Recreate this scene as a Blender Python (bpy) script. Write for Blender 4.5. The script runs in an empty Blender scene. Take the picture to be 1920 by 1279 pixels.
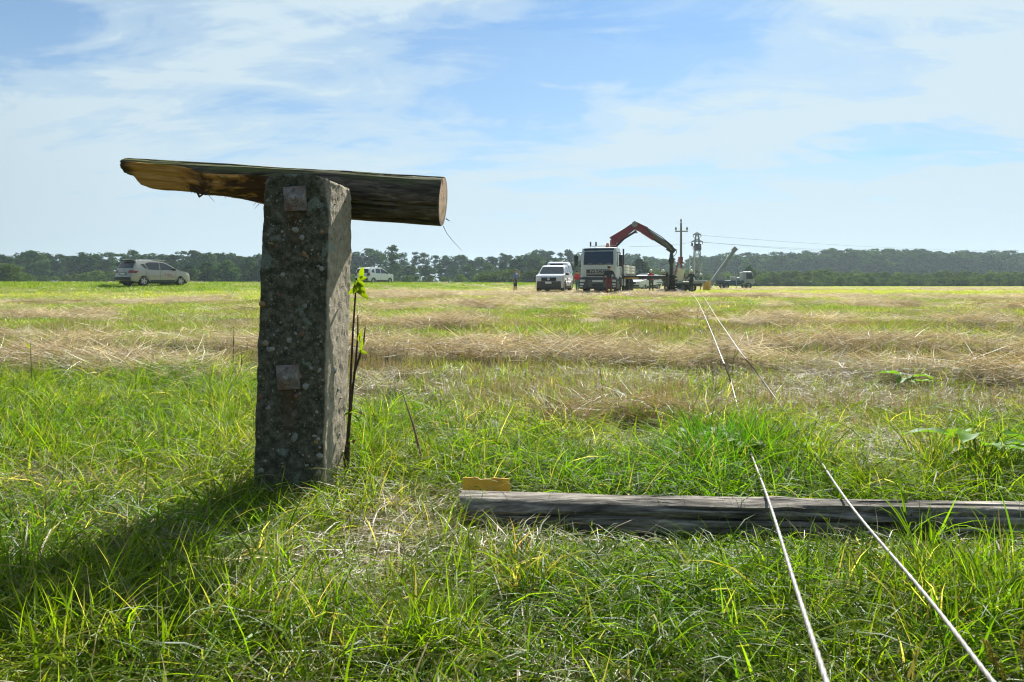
import bpy, bmesh, math, random
import numpy as np
from mathutils import Vector, Matrix, Euler, noise as mnoise

R = math.radians
SC = bpy.context.scene
COL = SC.collection

# ------------------------------------------------------------------ camera, sky, sun, exposure
CAM_H = 0.9
FPX, HORIZON = 1280.0, 530.0            # focal length and horizon row for a frame 1920 wide
cam_d = bpy.data.cameras.new('camera')
cam_d.sensor_width = 36.0
cam_d.lens = 24.0
cam_d.shift_y = -(639.5 - HORIZON) / 1920.0
cam_d.clip_start = 0.05
cam_d.clip_end = 6000
cam = bpy.data.objects.new('camera', cam_d)
COL.objects.link(cam)
cam.location = (0, 0, CAM_H)
cam.rotation_euler = (R(90), 0, 0)
SC.camera = cam

SUN_AZ, SUN_EL = R(18.5), R(39.5)       # to the right of straight ahead, high
SKY_STRENGTH = 0.0645
world = bpy.data.worlds.new('World')
SC.world = world
world.use_nodes = True
wn, wl = world.node_tree.nodes, world.node_tree.links
wn.clear()


def N(tree, typ, **kw):
    n = tree.nodes.new(typ)
    for k, v in kw.items():
        setattr(n, k, v)
    return n


wt = world.node_tree
w_out = N(wt, 'ShaderNodeOutputWorld')
w_bg = N(wt, 'ShaderNodeBackground')
w_bg.inputs['Strength'].default_value = SKY_STRENGTH
sky = N(wt, 'ShaderNodeTexSky')
sky.sky_type = 'NISHITA'
sky.sun_disc = False
sky.sun_elevation = SUN_EL
sky.sun_rotation = SUN_AZ
sky.altitude = 150
sky.air_density = 1.0
sky.dust_density = 0.3
sky.ozone_density = 5.0


def math_node(t, op, a, b=None, c=None, clamp=False):
    n = t.nodes.new('ShaderNodeMath')
    n.operation = op
    n.use_clamp = clamp
    for i, v in enumerate((a, b, c)):
        if v is None:
            continue
        if isinstance(v, (int, float)):
            n.inputs[i].default_value = v
        else:
            t.links.new(v, n.inputs[i])
    return n.outputs[0]


def ramp(t, fac, stops, interp='LINEAR'):
    n = t.nodes.new('ShaderNodeValToRGB')
    n.color_ramp.interpolation = interp
    e = n.color_ramp.elements
    while len(e) < len(stops):
        e.new(0.5)
    for i, (p, c) in enumerate(stops):
        e[i].position = p
        e[i].color = c if len(c) == 4 else (*c, 1)
    t.links.new(fac, n.inputs[0])
    return n.outputs[0]


def mixc(t, fac, a, b, blend='MIX'):
    n = t.nodes.new('ShaderNodeMix')
    n.data_type = 'RGBA'
    n.blend_type = blend
    for sock, v in ((n.inputs[0], fac), (n.inputs[6], a), (n.inputs[7], b)):
        if isinstance(v, (int, float)):
            sock.default_value = v
        elif isinstance(v, (tuple, list)):
            sock.default_value = v if len(v) == 4 else (*v, 1)
        else:
            t.links.new(v, sock)
    return n.outputs[2]


def tex_noise(t, vec, scale, detail=4, rough=0.55, dist=0.0, w=None):
    n = t.nodes.new('ShaderNodeTexNoise')
    n.inputs['Scale'].default_value = scale
    n.inputs['Detail'].default_value = detail
    n.inputs['Roughness'].default_value = rough
    n.inputs['Distortion'].default_value = dist
    if vec is not None:
        t.links.new(vec, n.inputs['Vector'])
    return n.outputs['Fac']


# thin high cloud: a veil mapped on a flat layer overhead, so it foreshortens towards the horizon
tc = N(wt, 'ShaderNodeTexCoord')
sep = N(wt, 'ShaderNodeSeparateXYZ')
wl.new(tc.outputs['Generated'], sep.inputs[0])
zc = math_node(wt, 'MAXIMUM', sep.outputs[2], 0.0)
zz = math_node(wt, 'ADD', zc, 0.16)
cu = math_node(wt, 'DIVIDE', sep.outputs[0], zz)
cv = math_node(wt, 'DIVIDE', sep.outputs[1], zz)
cmb = N(wt, 'ShaderNodeCombineXYZ')
wl.new(cu, cmb.inputs[0])
wl.new(cv, cmb.inputs[1])
mp = N(wt, 'ShaderNodeMapping')
mp.inputs['Location'].default_value = (9.7, 3.9, 0)
mp.inputs['Rotation'].default_value = (0, 0, R(-5))
mp.inputs['Scale'].default_value = (0.55, 1.0, 1)
wl.new(cmb.outputs[0], mp.inputs[0])
n1 = tex_noise(wt, mp.outputs[0], 1.1, 7, 0.56, 0.7)
n2 = tex_noise(wt, mp.outputs[0], 3.2, 6, 0.62, 1.2)
nn = math_node(wt, 'ADD', math_node(wt, 'MULTIPLY', n1, 0.72), math_node(wt, 'MULTIPLY', n2, 0.28))
veil = ramp(wt, nn, [(0.42, (0.14,) * 3), (0.49, (0.52,) * 3), (0.56, (0.97,) * 3)], 'EASE')
# more veil low down
low = ramp(wt, zc, [(0.0, (1.0,) * 3), (0.07, (0.85,) * 3), (0.20, (0.25,) * 3), (0.42, (0.0,) * 3)])
veil = math_node(wt, 'ADD', veil, math_node(wt, 'MULTIPLY', low, 1.0), clamp=True)


def thin_spot(u0, v0, ru, rv, depth):
    """a tear in the veil, its edge broken up by the same noise"""
    du = math_node(wt, 'DIVIDE', math_node(wt, 'SUBTRACT', cu, u0), ru)
    dv = math_node(wt, 'DIVIDE', math_node(wt, 'SUBTRACT', cv, v0), rv)
    r2 = math_node(wt, 'ADD', math_node(wt, 'MULTIPLY', du, du), math_node(wt, 'MULTIPLY', dv, dv))
    r2 = math_node(wt, 'ADD', r2, math_node(wt, 'MULTIPLY', math_node(wt, 'SUBTRACT', n2, 0.5), 5.0))
    return math_node(wt, 'MULTIPLY', ramp(wt, r2, [(0.0, (1,) * 3), (1.0, (0,) * 3)], 'EASE'), depth)


hole = math_node(wt, 'ADD', thin_spot(1.47, 2.52, 0.46, 0.26, 0.5), thin_spot(0.36, 1.70, 0.42, 0.20, 0.55))
veil = math_node(wt, 'MULTIPLY', veil, math_node(wt, 'SUBTRACT', 1.0, hole), clamp=True)
# ice cloud glows towards the sun and is dull away from it
vd = N(wt, 'ShaderNodeVectorMath', operation='DOT_PRODUCT')
wl.new(tc.outputs['Generated'], vd.inputs[0])
vd.inputs[1].default_value = (math.sin(SUN_AZ) * math.cos(SUN_EL), math.cos(SUN_AZ) * math.cos(SUN_EL), math.sin(SUN_EL))
cl_l = ramp(wt, math_node(wt, 'ADD', math_node(wt, 'MULTIPLY', vd.outputs['Value'], 0.5), 0.5), [(0.2, (0.28,) * 3), (0.60, (0.58,) * 3), (0.80, (0.92,) * 3), (1.0, (1.0,) * 3)])
cl_l = math_node(wt, 'MULTIPLY', cl_l, 5.9)
cl_c = N(wt, 'ShaderNodeCombineXYZ')
wl.new(math_node(wt, 'MULTIPLY', cl_l, 0.82), cl_c.inputs[0])
wl.new(math_node(wt, 'MULTIPLY', cl_l, 1.01), cl_c.inputs[1])
wl.new(math_node(wt, 'MULTIPLY', cl_l, 1.13), cl_c.inputs[2])
clear_sky = mixc(wt, 1.0, sky.outputs[0], (0.60, 0.80, 0.86), 'MULTIPLY')
w_col = mixc(wt, veil, clear_sky, cl_c.outputs[0])
wl.new(w_col, w_bg.inputs['Color'])
wl.new(w_bg.outputs[0], w_out.inputs['Surface'])

sun_d = bpy.data.lights.new('sun', 'SUN')
sun_d.energy = 5.0
sun_d.angle = R(0.55)
sun_d.color = (1.0, 0.95, 0.86)
sun = bpy.data.objects.new('sun', sun_d)
COL.objects.link(sun)
SUN_DIR = Vector((math.sin(SUN_AZ) * math.cos(SUN_EL), math.cos(SUN_AZ) * math.cos(SUN_EL), math.sin(SUN_EL)))
sun.rotation_euler = SUN_DIR.to_track_quat('Z', 'Y').to_euler()
sun.location = (20, 30, 40)

vs = SC.view_settings
vs.view_transform = 'Standard'
vs.look = 'None'
vs.exposure = 1.1
vs.gamma = 1.0
vs.use_curve_mapping = False
SC.cycles.max_bounces = 5
SC.cycles.diffuse_bounces = 2
SC.cycles.glossy_bounces = 2
SC.cycles.transmission_bounces = 3
SC.cycles.volume_bounces = 1
SC.cycles.transparent_max_bounces = 6
SC.cycles.sample_clamp_indirect = 6.0
SC.cycles.use_denoising = True
SC.cycles.filter_width = 1.15
SC.cycles.use_adaptive_sampling = True
SC.cycles.adaptive_threshold = 0.02

# ------------------------------------------------------------------ helpers
rng = np.random.default_rng(11)
random.seed(5)


def put(px, py, Y):
    """the point that lies Y metres ahead on the sight line through photo pixel (px, py)"""
    return Vector(((px - 960.0) / FPX * Y, Y, CAM_H + (HORIZON - py) / FPX * Y))


def on_ground(px, py, z=0.0):
    Y = (CAM_H - z) * FPX / (py - HORIZON)
    return (px - 960.0) / FPX * Y, Y


def tag(o, label=None, cat=None, group=None, kind=None):
    if label:
        o['label'] = label
    if cat:
        o['category'] = cat
    if group:
        o['group'] = group
    if kind:
        o['kind'] = kind
    return o


def empty(name, loc=(0, 0, 0), rz=0.0):
    o = bpy.data.objects.new(name, None)
    o.empty_display_size = 0.2
    COL.objects.link(o)
    o.location = loc
    o.rotation_euler = (0, 0, rz)
    return o


def link(name, mesh, parent=None, world_space=False):
    o = bpy.data.objects.new(name, mesh)
    COL.objects.link(o)
    if parent is not None:
        o.parent = parent
        if world_space:
            o.matrix_parent_inverse = world_matrix(parent).inverted()
    return o


def world_matrix(o):
    m = Matrix.LocRotScale(o.location, o.rotation_euler, o.scale)
    if o.parent is not None:
        return world_matrix(o.parent) @ o.matrix_parent_inverse @ m
    return m


def copy_tree(o, parent=None):
    c = o.copy()
    COL.objects.link(c)
    c.parent = parent
    for ch in [x for x in bpy.data.objects if x.parent == o]:
        copy_tree(ch, c)
    return c


def smooth(me, angle=None):
    me.polygons.foreach_set('use_smooth', [True] * len(me.polygons))
    if angle is not None:
        me.set_sharp_from_angle(angle=R(angle))
    return me


class MB:
    """collects simple solids, then links them as ONE mesh object"""

    def __init__(s):
        s.v, s.f = [], []

    def add(s, vs, fs):
        k = len(s.v)
        s.v += [tuple(x) for x in vs]
        s.f += [tuple(i + k for i in f) for f in fs]
        return s

    def box(s, c, d, rz=0.0, ry=0.0, rx=0.0, bev=0.0):
        bm = bmesh.new()
        bmesh.ops.create_cube(bm, size=1.0)
        bmesh.ops.scale(bm, vec=d, verts=bm.verts)
        if bev:
            bmesh.ops.bevel(bm, geom=bm.edges[:], offset=bev, segments=2, affect='EDGES', profile=0.5)
        m = Matrix.Translation(c) @ Euler((rx, ry, rz)).to_matrix().to_4x4()
        bm.transform(m)
        bm.verts.index_update()
        s.add([v.co[:] for v in bm.verts], [[v.index for v in f.verts] for f in bm.faces])
        bm.free()
        return s

    def tube(s, pts, rad, n=8, cap=True):
        pts = [Vector(p) for p in pts]
        if isinstance(rad, (int, float)):
            rad = [rad] * len(pts)
        k = len(s.v)
        up = Vector((0, 0, 1))
        last = None
        for i, p in enumerate(pts):
            t = (pts[min(i + 1, len(pts) - 1)] - pts[max(i - 1, 0)])
            t.normalize()
            if last is None:
                a = up if abs(t.z) < 0.9 else Vector((1, 0, 0))
                u = t.cross(a).normalized()
            else:
                u = (last - t * last.dot(t)).normalized()
            last = u
            w = t.cross(u)
            for j in range(n):
                q = 2 * math.pi * j / n
                s.v.append(tuple(p + (u * math.cos(q) + w * math.sin(q)) * rad[i]))
        for i in range(len(pts) - 1):
            for j in range(n):
                a, b = k + i * n + j, k + i * n + (j + 1) % n
                s.f.append((a, b, b + n, a + n))
        if cap:
            s.f.append(tuple(k + j for j in reversed(range(n))))
            s.f.append(tuple(k + (len(pts) - 1) * n + j for j in range(n)))
        return s

    def beam(s, p0, p1, w, h, w1=None, h1=None, side=None):
        """a tapered square bar from p0 to p1"""
        p0, p1 = Vector(p0), Vector(p1)
        t = (p1 - p0).normalized()
        a = Vector(side) if side is not None else (Vector((0, 0, 1)) if abs(t.z) < 0.95 else Vector((1, 0, 0)))
        u = t.cross(a).normalized()
        v = u.cross(t)
        w1, h1 = w1 or w, h1 or h
        pts = []
        for p, ww, hh in ((p0, w, h), (p1, w1, h1)):
            for q, r in ((-1, -1), (1, -1), (1, 1), (-1, 1)):
                pts.append(p + u * q * ww / 2 + v * r * hh / 2)
        return s.add(pts, [(3, 2, 1, 0), (4, 5, 6, 7), (0, 1, 5, 4), (1, 2, 6, 5), (2, 3, 7, 6), (3, 0, 4, 7)])

    def prism(s, poly, y0, y1):
        """polygon in x,z pulled from y0 to y1"""
        n = len(poly)
        vs = [(x, y0, z) for x, z in poly] + [(x, y1, z) for x, z in poly]
        fs = [tuple(range(n)), tuple(reversed(range(n, 2 * n)))]
        fs += [(i, i + n, (i + 1) % n + n, (i + 1) % n) for i in range(n)]
        return s.add(vs, fs)

    def ball(s, c, r, seg=12, rings=8):
        c = Vector(c)
        rr = r if isinstance(r, (tuple, list)) else (r, r, r)
        vs, fs = [], []
        for i in range(rings + 1):
            th = math.pi * i / rings
            for j in range(seg):
                ph = 2 * math.pi * j / seg
                vs.append((c.x + rr[0] * math.sin(th) * math.cos(ph), c.y + rr[1] * math.sin(th) * math.sin(ph), c.z + rr[2] * math.cos(th)))
        for i in range(rings):
            for j in range(seg):
                a, b = i * seg + j, i * seg + (j + 1) % seg
                fs.append((a, a + seg, b + seg, b))
        return s.add(vs, fs)

    def mesh(s, name, mat, angle=35, recalc=True):
        me = bpy.data.meshes.new(name)
        me.from_pydata(s.v, [], s.f)
        if recalc:
            bm = bmesh.new()
            bm.from_mesh(me)
            bmesh.ops.remove_doubles(bm, verts=bm.verts, dist=1e-6)
            bmesh.ops.recalc_face_normals(bm, faces=bm.faces)
            bm.to_mesh(me)
            bm.free()
        if mat is not None:
            me.materials.append(mat)
        if angle is not None:
            smooth(me, angle)
        return me

    def build(s, name, mat, parent=None, angle=35, world_space=False):
        return link(name, s.mesh(name, mat, angle), parent, world_space)


# ------------------------------------------------------------------ materials
def mat_new(name):
    m = bpy.data.materials.new(name)
    m.use_nodes = True
    t = m.node_tree
    b = t.nodes['Principled BSDF']
    return m, t, b


def simple(name, col, rough=0.6, metal=0.0, var=0.12, scale=3.0, bump=0.0, coat=0.0, spec=None):
    """plain paint, metal or cloth with a little unevenness"""
    m, t, b = mat_new(name)
    tcn = N(t, 'ShaderNodeTexCoord')
    f = tex_noise(t, tcn.outputs['Object'], scale, 5, 0.6)
    lo = tuple(c * (1 - var) for c in col)
    hi = tuple(min(1, c * (1 + var)) for c in col)
    t.links.new(ramp(t, f, [(0.3, lo), (0.7, hi)]), b.inputs['Base Color'])
    b.inputs['Metallic'].default_value = metal
    b.inputs['Roughness'].default_value = rough
    b.inputs['Coat Weight'].default_value = coat
    b.inputs['Coat Roughness'].default_value = 0.08
    if spec is not None:
        b.inputs['Specular IOR Level'].default_value = spec
    if bump:
        bp = N(t, 'ShaderNodeBump')
        bp.inputs['Strength'].default_value = bump
        t.links.new(f, bp.inputs['Height'])
        t.links.new(bp.outputs[0], b.inputs['Normal'])
    return m


M = {}
M['white_paint'] = simple('white_paint', (0.72, 0.73, 0.74), 0.35, coat=0.6, var=0.04)
M['silver_paint'] = simple('silver_paint', (0.37, 0.35, 0.315), 0.32, metal=0.35, coat=0.6, var=0.04)
M['grey_plastic'] = simple('grey_plastic', (0.045, 0.047, 0.05), 0.55)
M['black_plastic'] = simple('black_plastic', (0.018, 0.018, 0.02), 0.5)
M['tyre'] = simple('tyre_rubber', (0.022, 0.021, 0.020), 0.85)
M['rim'] = simple('wheel_rim', (0.42, 0.43, 0.44), 0.35, metal=0.7)
M['dark_rim'] = simple('dark_wheel_rim', (0.10, 0.10, 0.10), 0.5, metal=0.3)
M['glass'] = simple('car_glass', (0.012, 0.018, 0.022), 0.06, var=0.2, spec=0.8)
M['lamp'] = simple('lamp_glass', (0.62, 0.64, 0.66), 0.12)
M['tail_lamp'] = simple('tail_lamp', (0.22, 0.012, 0.012), 0.15, coat=0.4)
M['plate_white'] = simple('plate_white', (0.75, 0.75, 0.72), 0.5)
M['plate_dark'] = simple('plate_dark', (0.10, 0.12, 0.13), 0.5)
M['chrome'] = simple('chrome', (0.6, 0.6, 0.6), 0.2, metal=0.9)
M['truck_white'] = simple('truck_white', (0.56, 0.59, 0.61), 0.4, coat=0.4, var=0.06)
M['crane_red'] = simple('crane_red', (0.20, 0.018, 0.026), 0.45, coat=0.3, var=0.2)
M['crane_dark'] = simple('crane_dark', (0.03, 0.03, 0.03), 0.5, var=0.3)
M['crane_brass'] = simple('crane_brass', (0.28, 0.22, 0.12), 0.45, metal=0.4, var=0.3)
M['orange_paint'] = simple('orange_paint', (0.62, 0.16, 0.06), 0.5)
M['grey_steel'] = simple('grey_steel', (0.23, 0.25, 0.26), 0.5, metal=0.3, var=0.2)
M['boom_grey'] = simple('boom_grey', (0.30, 0.33, 0.34), 0.5, metal=0.2, var=0.15)
M['blue_steel'] = simple('blue_steel', (0.05, 0.08, 0.12), 0.5, var=0.3)
M['concrete_pole'] = simple('concrete_pole', (0.16, 0.17, 0.16), 0.9, var=0.15)
M['pale_pole'] = simple('pale_pole', (0.42, 0.43, 0.41), 0.9, var=0.15)
M['wire'] = simple('wire', (0.10, 0.10, 0.10), 0.5)
M['yellow_drum'] = simple('yellow_drum', (0.55, 0.34, 0.02), 0.5, var=0.2)
M['cream_panel'] = simple('cream_panel', (0.66, 0.60, 0.44), 0.6, var=0.1)
M['soil'] = simple('soil_dark', (0.035, 0.024, 0.016), 0.95, var=0.5, scale=9, bump=0.6)
M['skin'] = simple('skin', (0.42, 0.24, 0.16), 0.6)
M['hair'] = simple('hair', (0.03, 0.022, 0.016), 0.7)
M['cloth_blue'] = simple('cloth_blue', (0.13, 0.19, 0.36), 0.85, var=0.2, scale=9)
M['cloth_navy'] = simple('cloth_navy', (0.018, 0.022, 0.032), 0.85, var=0.2, scale=9)
M['cloth_red'] = simple('cloth_red', (0.40, 0.025, 0.03), 0.85, var=0.2, scale=9)
M['cloth_dark_red'] = simple('cloth_dark_red', (0.16, 0.025, 0.028), 0.85, var=0.2, scale=9)
M['cloth_teal'] = simple('cloth_teal', (0.05, 0.12, 0.13), 0.85, var=0.2, scale=9)
M['cloth_grey'] = simple('cloth_grey', (0.06, 0.065, 0.06), 0.85, var=0.2, scale=9)
M['shoe'] = simple('shoe', (0.02, 0.017, 0.014), 0.7)
M['helmet_white'] = simple('helmet_white', (0.62, 0.66, 0.62), 0.4)
M['bark'] = simple('bark', (0.07, 0.055, 0.042), 0.95, var=0.4, scale=6, bump=0.5)


def leaf_shader(t, col, trans_mul=(1.5, 1.5, 0.7), trans=0.45, gloss=0.05, rough=0.35, sheen=0.05):
    t.nodes.remove(t.nodes['Principled BSDF'])
    out = t.nodes['Material Output']
    d = N(t, 'ShaderNodeBsdfDiffuse')
    tr = N(t, 'ShaderNodeBsdfTranslucent')
    g = N(t, 'ShaderNodeBsdfGlossy')
    g.inputs['Roughness'].default_value = rough
    g.inputs['Color'].default_value = (0.9, 0.95, 1.0, 1)
    t.links.new(col, d.inputs['Color'])
    t.links.new(mixc(t, 1.0, col, trans_mul, 'MULTIPLY'), tr.inputs['Color'])
    m1 = N(t, 'ShaderNodeMixShader')
    m1.inputs[0].default_value = trans
    t.links.new(d.outputs[0], m1.inputs[1])
    t.links.new(tr.outputs[0], m1.inputs[2])
    m2 = N(t, 'ShaderNodeMixShader')
    fr = N(t, 'ShaderNodeFresnel')
    fr.inputs[0].default_value = 1.35
    t.links.new(math_node(t, 'ADD', math_node(t, 'MULTIPLY', fr.outputs[0], sheen), gloss), m2.inputs[0])
    t.links.new(m1.outputs[0], m2.inputs[1])
    t.links.new(g.outputs[0], m2.inputs[2])
    t.links.new(m2.outputs[0], out.inputs['Surface'])


def blade_material(name, trans_mul, trans, gloss, rough=0.35, source='GEOMETRY', sheen=0.05):
    m, t, b = mat_new(name)
    ac = N(t, 'ShaderNodeAttribute', attribute_name='col', attribute_type=source)
    av = N(t, 'ShaderNodeAttribute', attribute_name='var', attribute_type='GEOMETRY')
    at = N(t, 'ShaderNodeAttribute', attribute_name='tt', attribute_type='GEOMETRY')
    br = math_node(t, 'ADD', math_node(t, 'MULTIPLY', av.outputs['Fac'], 0.9), 0.55)
    vm = N(t, 'ShaderNodeCombineXYZ')
    for i in range(3):
        t.links.new(br, vm.inputs[i])
    c = mixc(t, 1.0, ac.outputs['Color'], vm.outputs[0], 'MULTIPLY')
    # some blades, and the tips of others, have dried to straw
    dry = ramp(t, av.outputs['Fac'], [(0.92, (0,) * 3), (0.95, (0.8,) * 3)])
    c = mixc(t, dry, c, (0.30, 0.235, 0.11))
    tip = math_node(t, 'MULTIPLY', ramp(t, at.outputs['Fac'], [(0.55, (0,) * 3), (1.0, (1,) * 3)]), 0.18)
    c = mixc(t, tip, c, (0.20, 0.26, 0.03))
    leaf_shader(t, c, trans_mul, trans, gloss, rough, sheen)
    return m


M['blade'] = blade_material('grass_blade', (1.55, 1.75, 0.42), 0.56, 0.002, 0.52, 'GEOMETRY', 0.028)
M['straw'] = blade_material('straw_stalk', (1.2, 1.1, 0.8), 0.25, 0.005, 0.48, 'GEOMETRY', 0.055)
M['blade_far'] = blade_material('far_grass_blade', (1.55, 1.70, 0.40), 0.56, 0.004, 0.45, 'INSTANCER')
M['straw_far'] = blade_material('far_straw_stalk', (1.2, 1.1, 0.8), 0.25, 0.005, 0.5, 'INSTANCER', 0.05)

# ------------------------------------------------------------------ the lie of the land
def _hash(ix, iy, seed):
    h = (ix.astype(np.int64) * 374761393 + iy.astype(np.int64) * 668265263 + seed * 982451653) & 0x7fffffff
    h = ((h ^ (h >> 13)) * 1274126177) & 0x7fffffff
    return ((h ^ (h >> 16)) & 0xffff) / 65535.0


def vnoise(x, y, seed=0, octaves=3):
    x, y = np.asarray(x, float), np.asarray(y, float)
    tot, amp, norm = 0.0, 1.0, 0.0
    for o in range(octaves):
        ix, iy = np.floor(x), np.floor(y)
        fx, fy = x - ix, y - iy
        fx, fy = fx * fx * (3 - 2 * fx), fy * fy * (3 - 2 * fy)
        a, b = _hash(ix, iy, seed + o), _hash(ix + 1, iy, seed + o)
        c, d = _hash(ix, iy + 1, seed + o), _hash(ix + 1, iy + 1, seed + o)
        tot = tot + amp * ((a * (1 - fx) + b * fx) * (1 - fy) + (c * (1 - fx) + d * fx) * fy)
        norm += amp
        amp *= 0.5
        x, y = x * 2.03 + 11.7, y * 2.03 + 5.3
    return tot / norm


def sstep(a, b, x):
    t = np.clip((np.asarray(x, float) - a) / (b - a), 0, 1)
    return t * t * (3 - 2 * t)


# windrows of straw: centre line (photo pixel), half width in metres, how full
SWATHS = []
for pts, w, amp in (
    ([(-300, 690), (0, 682), (200, 688), (400, 712), (470, 722)], 0.46, 1.0),
    ([(640, 655), (760, 668), (900, 668), (1050, 676), (1200, 676), (1330, 684), (1480, 690), (1600, 704), (1760, 708), (1920, 725), (2300, 740)], 0.46, 1.0),
    ([(-300, 640), (100, 640), (260, 640), (420, 648), (480, 652), (640, 655)], 0.40, 0.8),
    ([(640, 614), (760, 616), (900, 610), (1050, 602), (1180, 600), (1300, 612), (1420, 640)], 0.68, 1.0),
    ([(1360, 652), (1480, 645), (1600, 650), (1760, 652), (1920, 664), (2300, 690)], 0.45, 0.85),
    ([(-300, 590), (0, 596), (120, 596), (300, 588), (480, 580), (640, 582), (900, 576), (1150, 582), (1400, 606), (1600, 604), (1920, 618), (2300, 640)], 0.85, 0.9),
    ([(-300, 570), (0, 573), (250, 570), (480, 565), (700, 562), (900, 566), (1100, 570), (1300, 573), (1500, 575), (1700, 574), (1920, 580), (2300, 590)], 1.25, 0.9),
    ([(600, 556), (900, 558), (1100, 560), (1300, 561), (1600, 563), (1920, 566), (2300, 570)], 1.8, 0.85),
):
    xs, ys = zip(*[on_ground(px, py, 0.05) for px, py in pts])
    SWATHS.append((np.array(xs), np.array(ys), w, amp))


def swath(x, y):
    x, y = np.asarray(x, float), np.asarray(y, float)
    s = np.zeros(np.broadcast(x, y).shape)
    for k, (xs, ys, w, amp) in enumerate(SWATHS):
        yc = np.interp(x, xs, ys, left=-99, right=-99)
        yc = yc + (vnoise(x * 0.8, 0 * x + k, 30 + k) - 0.5) * w * 1.3
        nz = vnoise(x * 0.6, y * 0.4, 50 + k)
        m = amp * (0.25 + 1.35 * nz) * sstep(0.22, 0.40, nz) * (0.55 + 0.9 * vnoise(x * 2.2, y * 2.2, 70 + k, 2))
        s = np.maximum(s, m * np.exp(-((y - yc) / w) ** 2))
    # farther rows, too far to place one by one
    far = sstep(34, 46, y)
    if np.any(far > 0):
        r = vnoise(x * 0.045, y * 0.16, 77, 3)
        s = np.maximum(s, far * sstep(0.54, 0.64, r) * 0.8)
    return np.clip(s, 0, 1)


HOLLOW = on_ground(1190, 808)


def bank(x, y):
    """the grassy rise that carries the two parked cars on the left"""
    e = y - (62 + 0.9 * x)
    return sstep(-8, 10, e) * (1 - sstep(2, 18, x)) * sstep(24, 40, y)


def ground(x, y, fine=True):
    x, y = np.asarray(x, float), np.asarray(y, float)
    h = 0.12 * sstep(18, 42, y) * (1 - sstep(60, 110, y)) + 0.66 * bank(x, y)
    if fine:
        near = 1 - sstep(25, 60, y)
        h = h + near * (0.05 * (vnoise(x * 1.3, y * 1.3, 3) - 0.5) + 0.13 * swath(x, y))
    hx, hy = HOLLOW
    h = h - 0.22 * np.exp(-(((x - hx) / 0.26) ** 2 + ((y - hy) / 0.22) ** 2) ** 2)
    return h


def gz(x, y):
    return float(ground(np.array([x]), np.array([y]))[0])


def build_ground():
    ys = [-30, -12, -6, -3, -1.5]
    y = -0.5
    while y < 1500:
        ys.append(y)
        y += max(0.05, 0.022 * max(y, 1.0))
    ys.append(2600.0)
    us = np.linspace(-1, 1, 201)
    us = 0.22 * us + 0.78 * us ** 3
    vs_, fs = [], []
    for y in ys:
        half = 12 + 1.35 * max(y, 0)
        xs = us * half
        yy = np.full_like(xs, y)
        zs = ground(xs, yy)
        vs_ += list(zip(xs, yy, zs))
    n = len(us)
    for i in range(len(ys) - 1):
        for j in range(n - 1):
            a = i * n + j
            fs.append((a, a + 1, a + n + 1, a + n))
    me = bpy.data.meshes.new('field_ground')
    me.from_pydata(vs_, [], fs)
    smooth(me)
    va = np.array(vs_)
    at = me.attributes.new('straw', 'FLOAT', 'POINT')
    at.data.foreach_set('value', (swath(va[:, 0], va[:, 1]) * (1 - 0.9 * bank(va[:, 0], va[:, 1]))).astype(np.float32))
    at = me.attributes.new('bank', 'FLOAT', 'POINT')
    at.data.foreach_set('value', bank(va[:, 0], va[:, 1]).astype(np.float32))
    m, t, b = mat_new('field_soil')
    tcn = N(t, 'ShaderNodeTexCoord')
    obj = tcn.outputs['Object']
    fine = tex_noise(t, obj, 22, 6, 0.65)
    mid = tex_noise(t, obj, 1.6, 4, 0.6)
    st = N(t, 'ShaderNodeAttribute', attribute_name='straw')
    bk = N(t, 'ShaderNodeAttribute', attribute_name='bank')
    litter = ramp(t, fine, [(0.30, (0.016, 0.012, 0.007)), (0.5, (0.060, 0.048, 0.024)), (0.72, (0.15, 0.115, 0.06))])
    green = ramp(t, fine, [(0.3, (0.015, 0.024, 0.006)), (0.7, (0.07, 0.09, 0.02))])
    base = mixc(t, ramp(t, mid, [(0.42, (0,) * 3), (0.6, (0.8,) * 3)]), litter, green)
    coarse = tex_noise(t, obj, 0.9, 6, 0.7)
    far_g = ramp(t, coarse, [(0.3, (0.15, 0.18, 0.022)), (0.5, (0.25, 0.26, 0.045)), (0.7, (0.38, 0.34, 0.12))])
    far_g = mixc(t, bk.outputs['Fac'], far_g, (0.16, 0.20, 0.026))
    straw_c = ramp(t, fine, [(0.3, (0.16, 0.115, 0.06)), (0.5, (0.36, 0.28, 0.16)), (0.7, (0.52, 0.43, 0.28))])
    far_s = ramp(t, coarse, [(0.3, (0.28, 0.22, 0.11)), (0.7, (0.52, 0.43, 0.27))])
    sfac = ramp(t, st.outputs['Fac'], [(0.30, (0,) * 3), (0.7, (1,) * 3)])
    base = mixc(t, math_node(t, 'MULTIPLY', sfac, 0.7), base, straw_c)
    far_c = mixc(t, math_node(t, 'MULTIPLY', sfac, 0.8), far_g, far_s)
    sp = N(t, 'ShaderNodeSeparateXYZ')
    t.links.new(obj, sp.inputs[0])
    dist = math_node(t, 'MULTIPLY', sp.outputs[1], 1 / 60.0, clamp=True)
    c = mixc(t, ramp(t, dist, [(0.15, (0,) * 3), (0.8, (1,) * 3)]), base, far_c)
    t.links.new(c, b.inputs['Base Color'])
    b.inputs['Roughness'].default_value = 0.95
    b.inputs['Specular IOR Level'].default_value = 0.1
    bp = N(t, 'ShaderNodeBump')
    bp.inputs['Strength'].default_value = 0.8
    bp.inputs['Distance'].default_value = 0.03
    t.links.new(fine, bp.inputs['Height'])
    t.links.new(bp.outputs[0], b.inputs['Normal'])
    me.materials.append(m)
    o = link('field_ground', me)
    tag(o, 'mown stubble field of straw rows and green regrowth', 'field', kind='structure')
    return o


build_ground()

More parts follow.
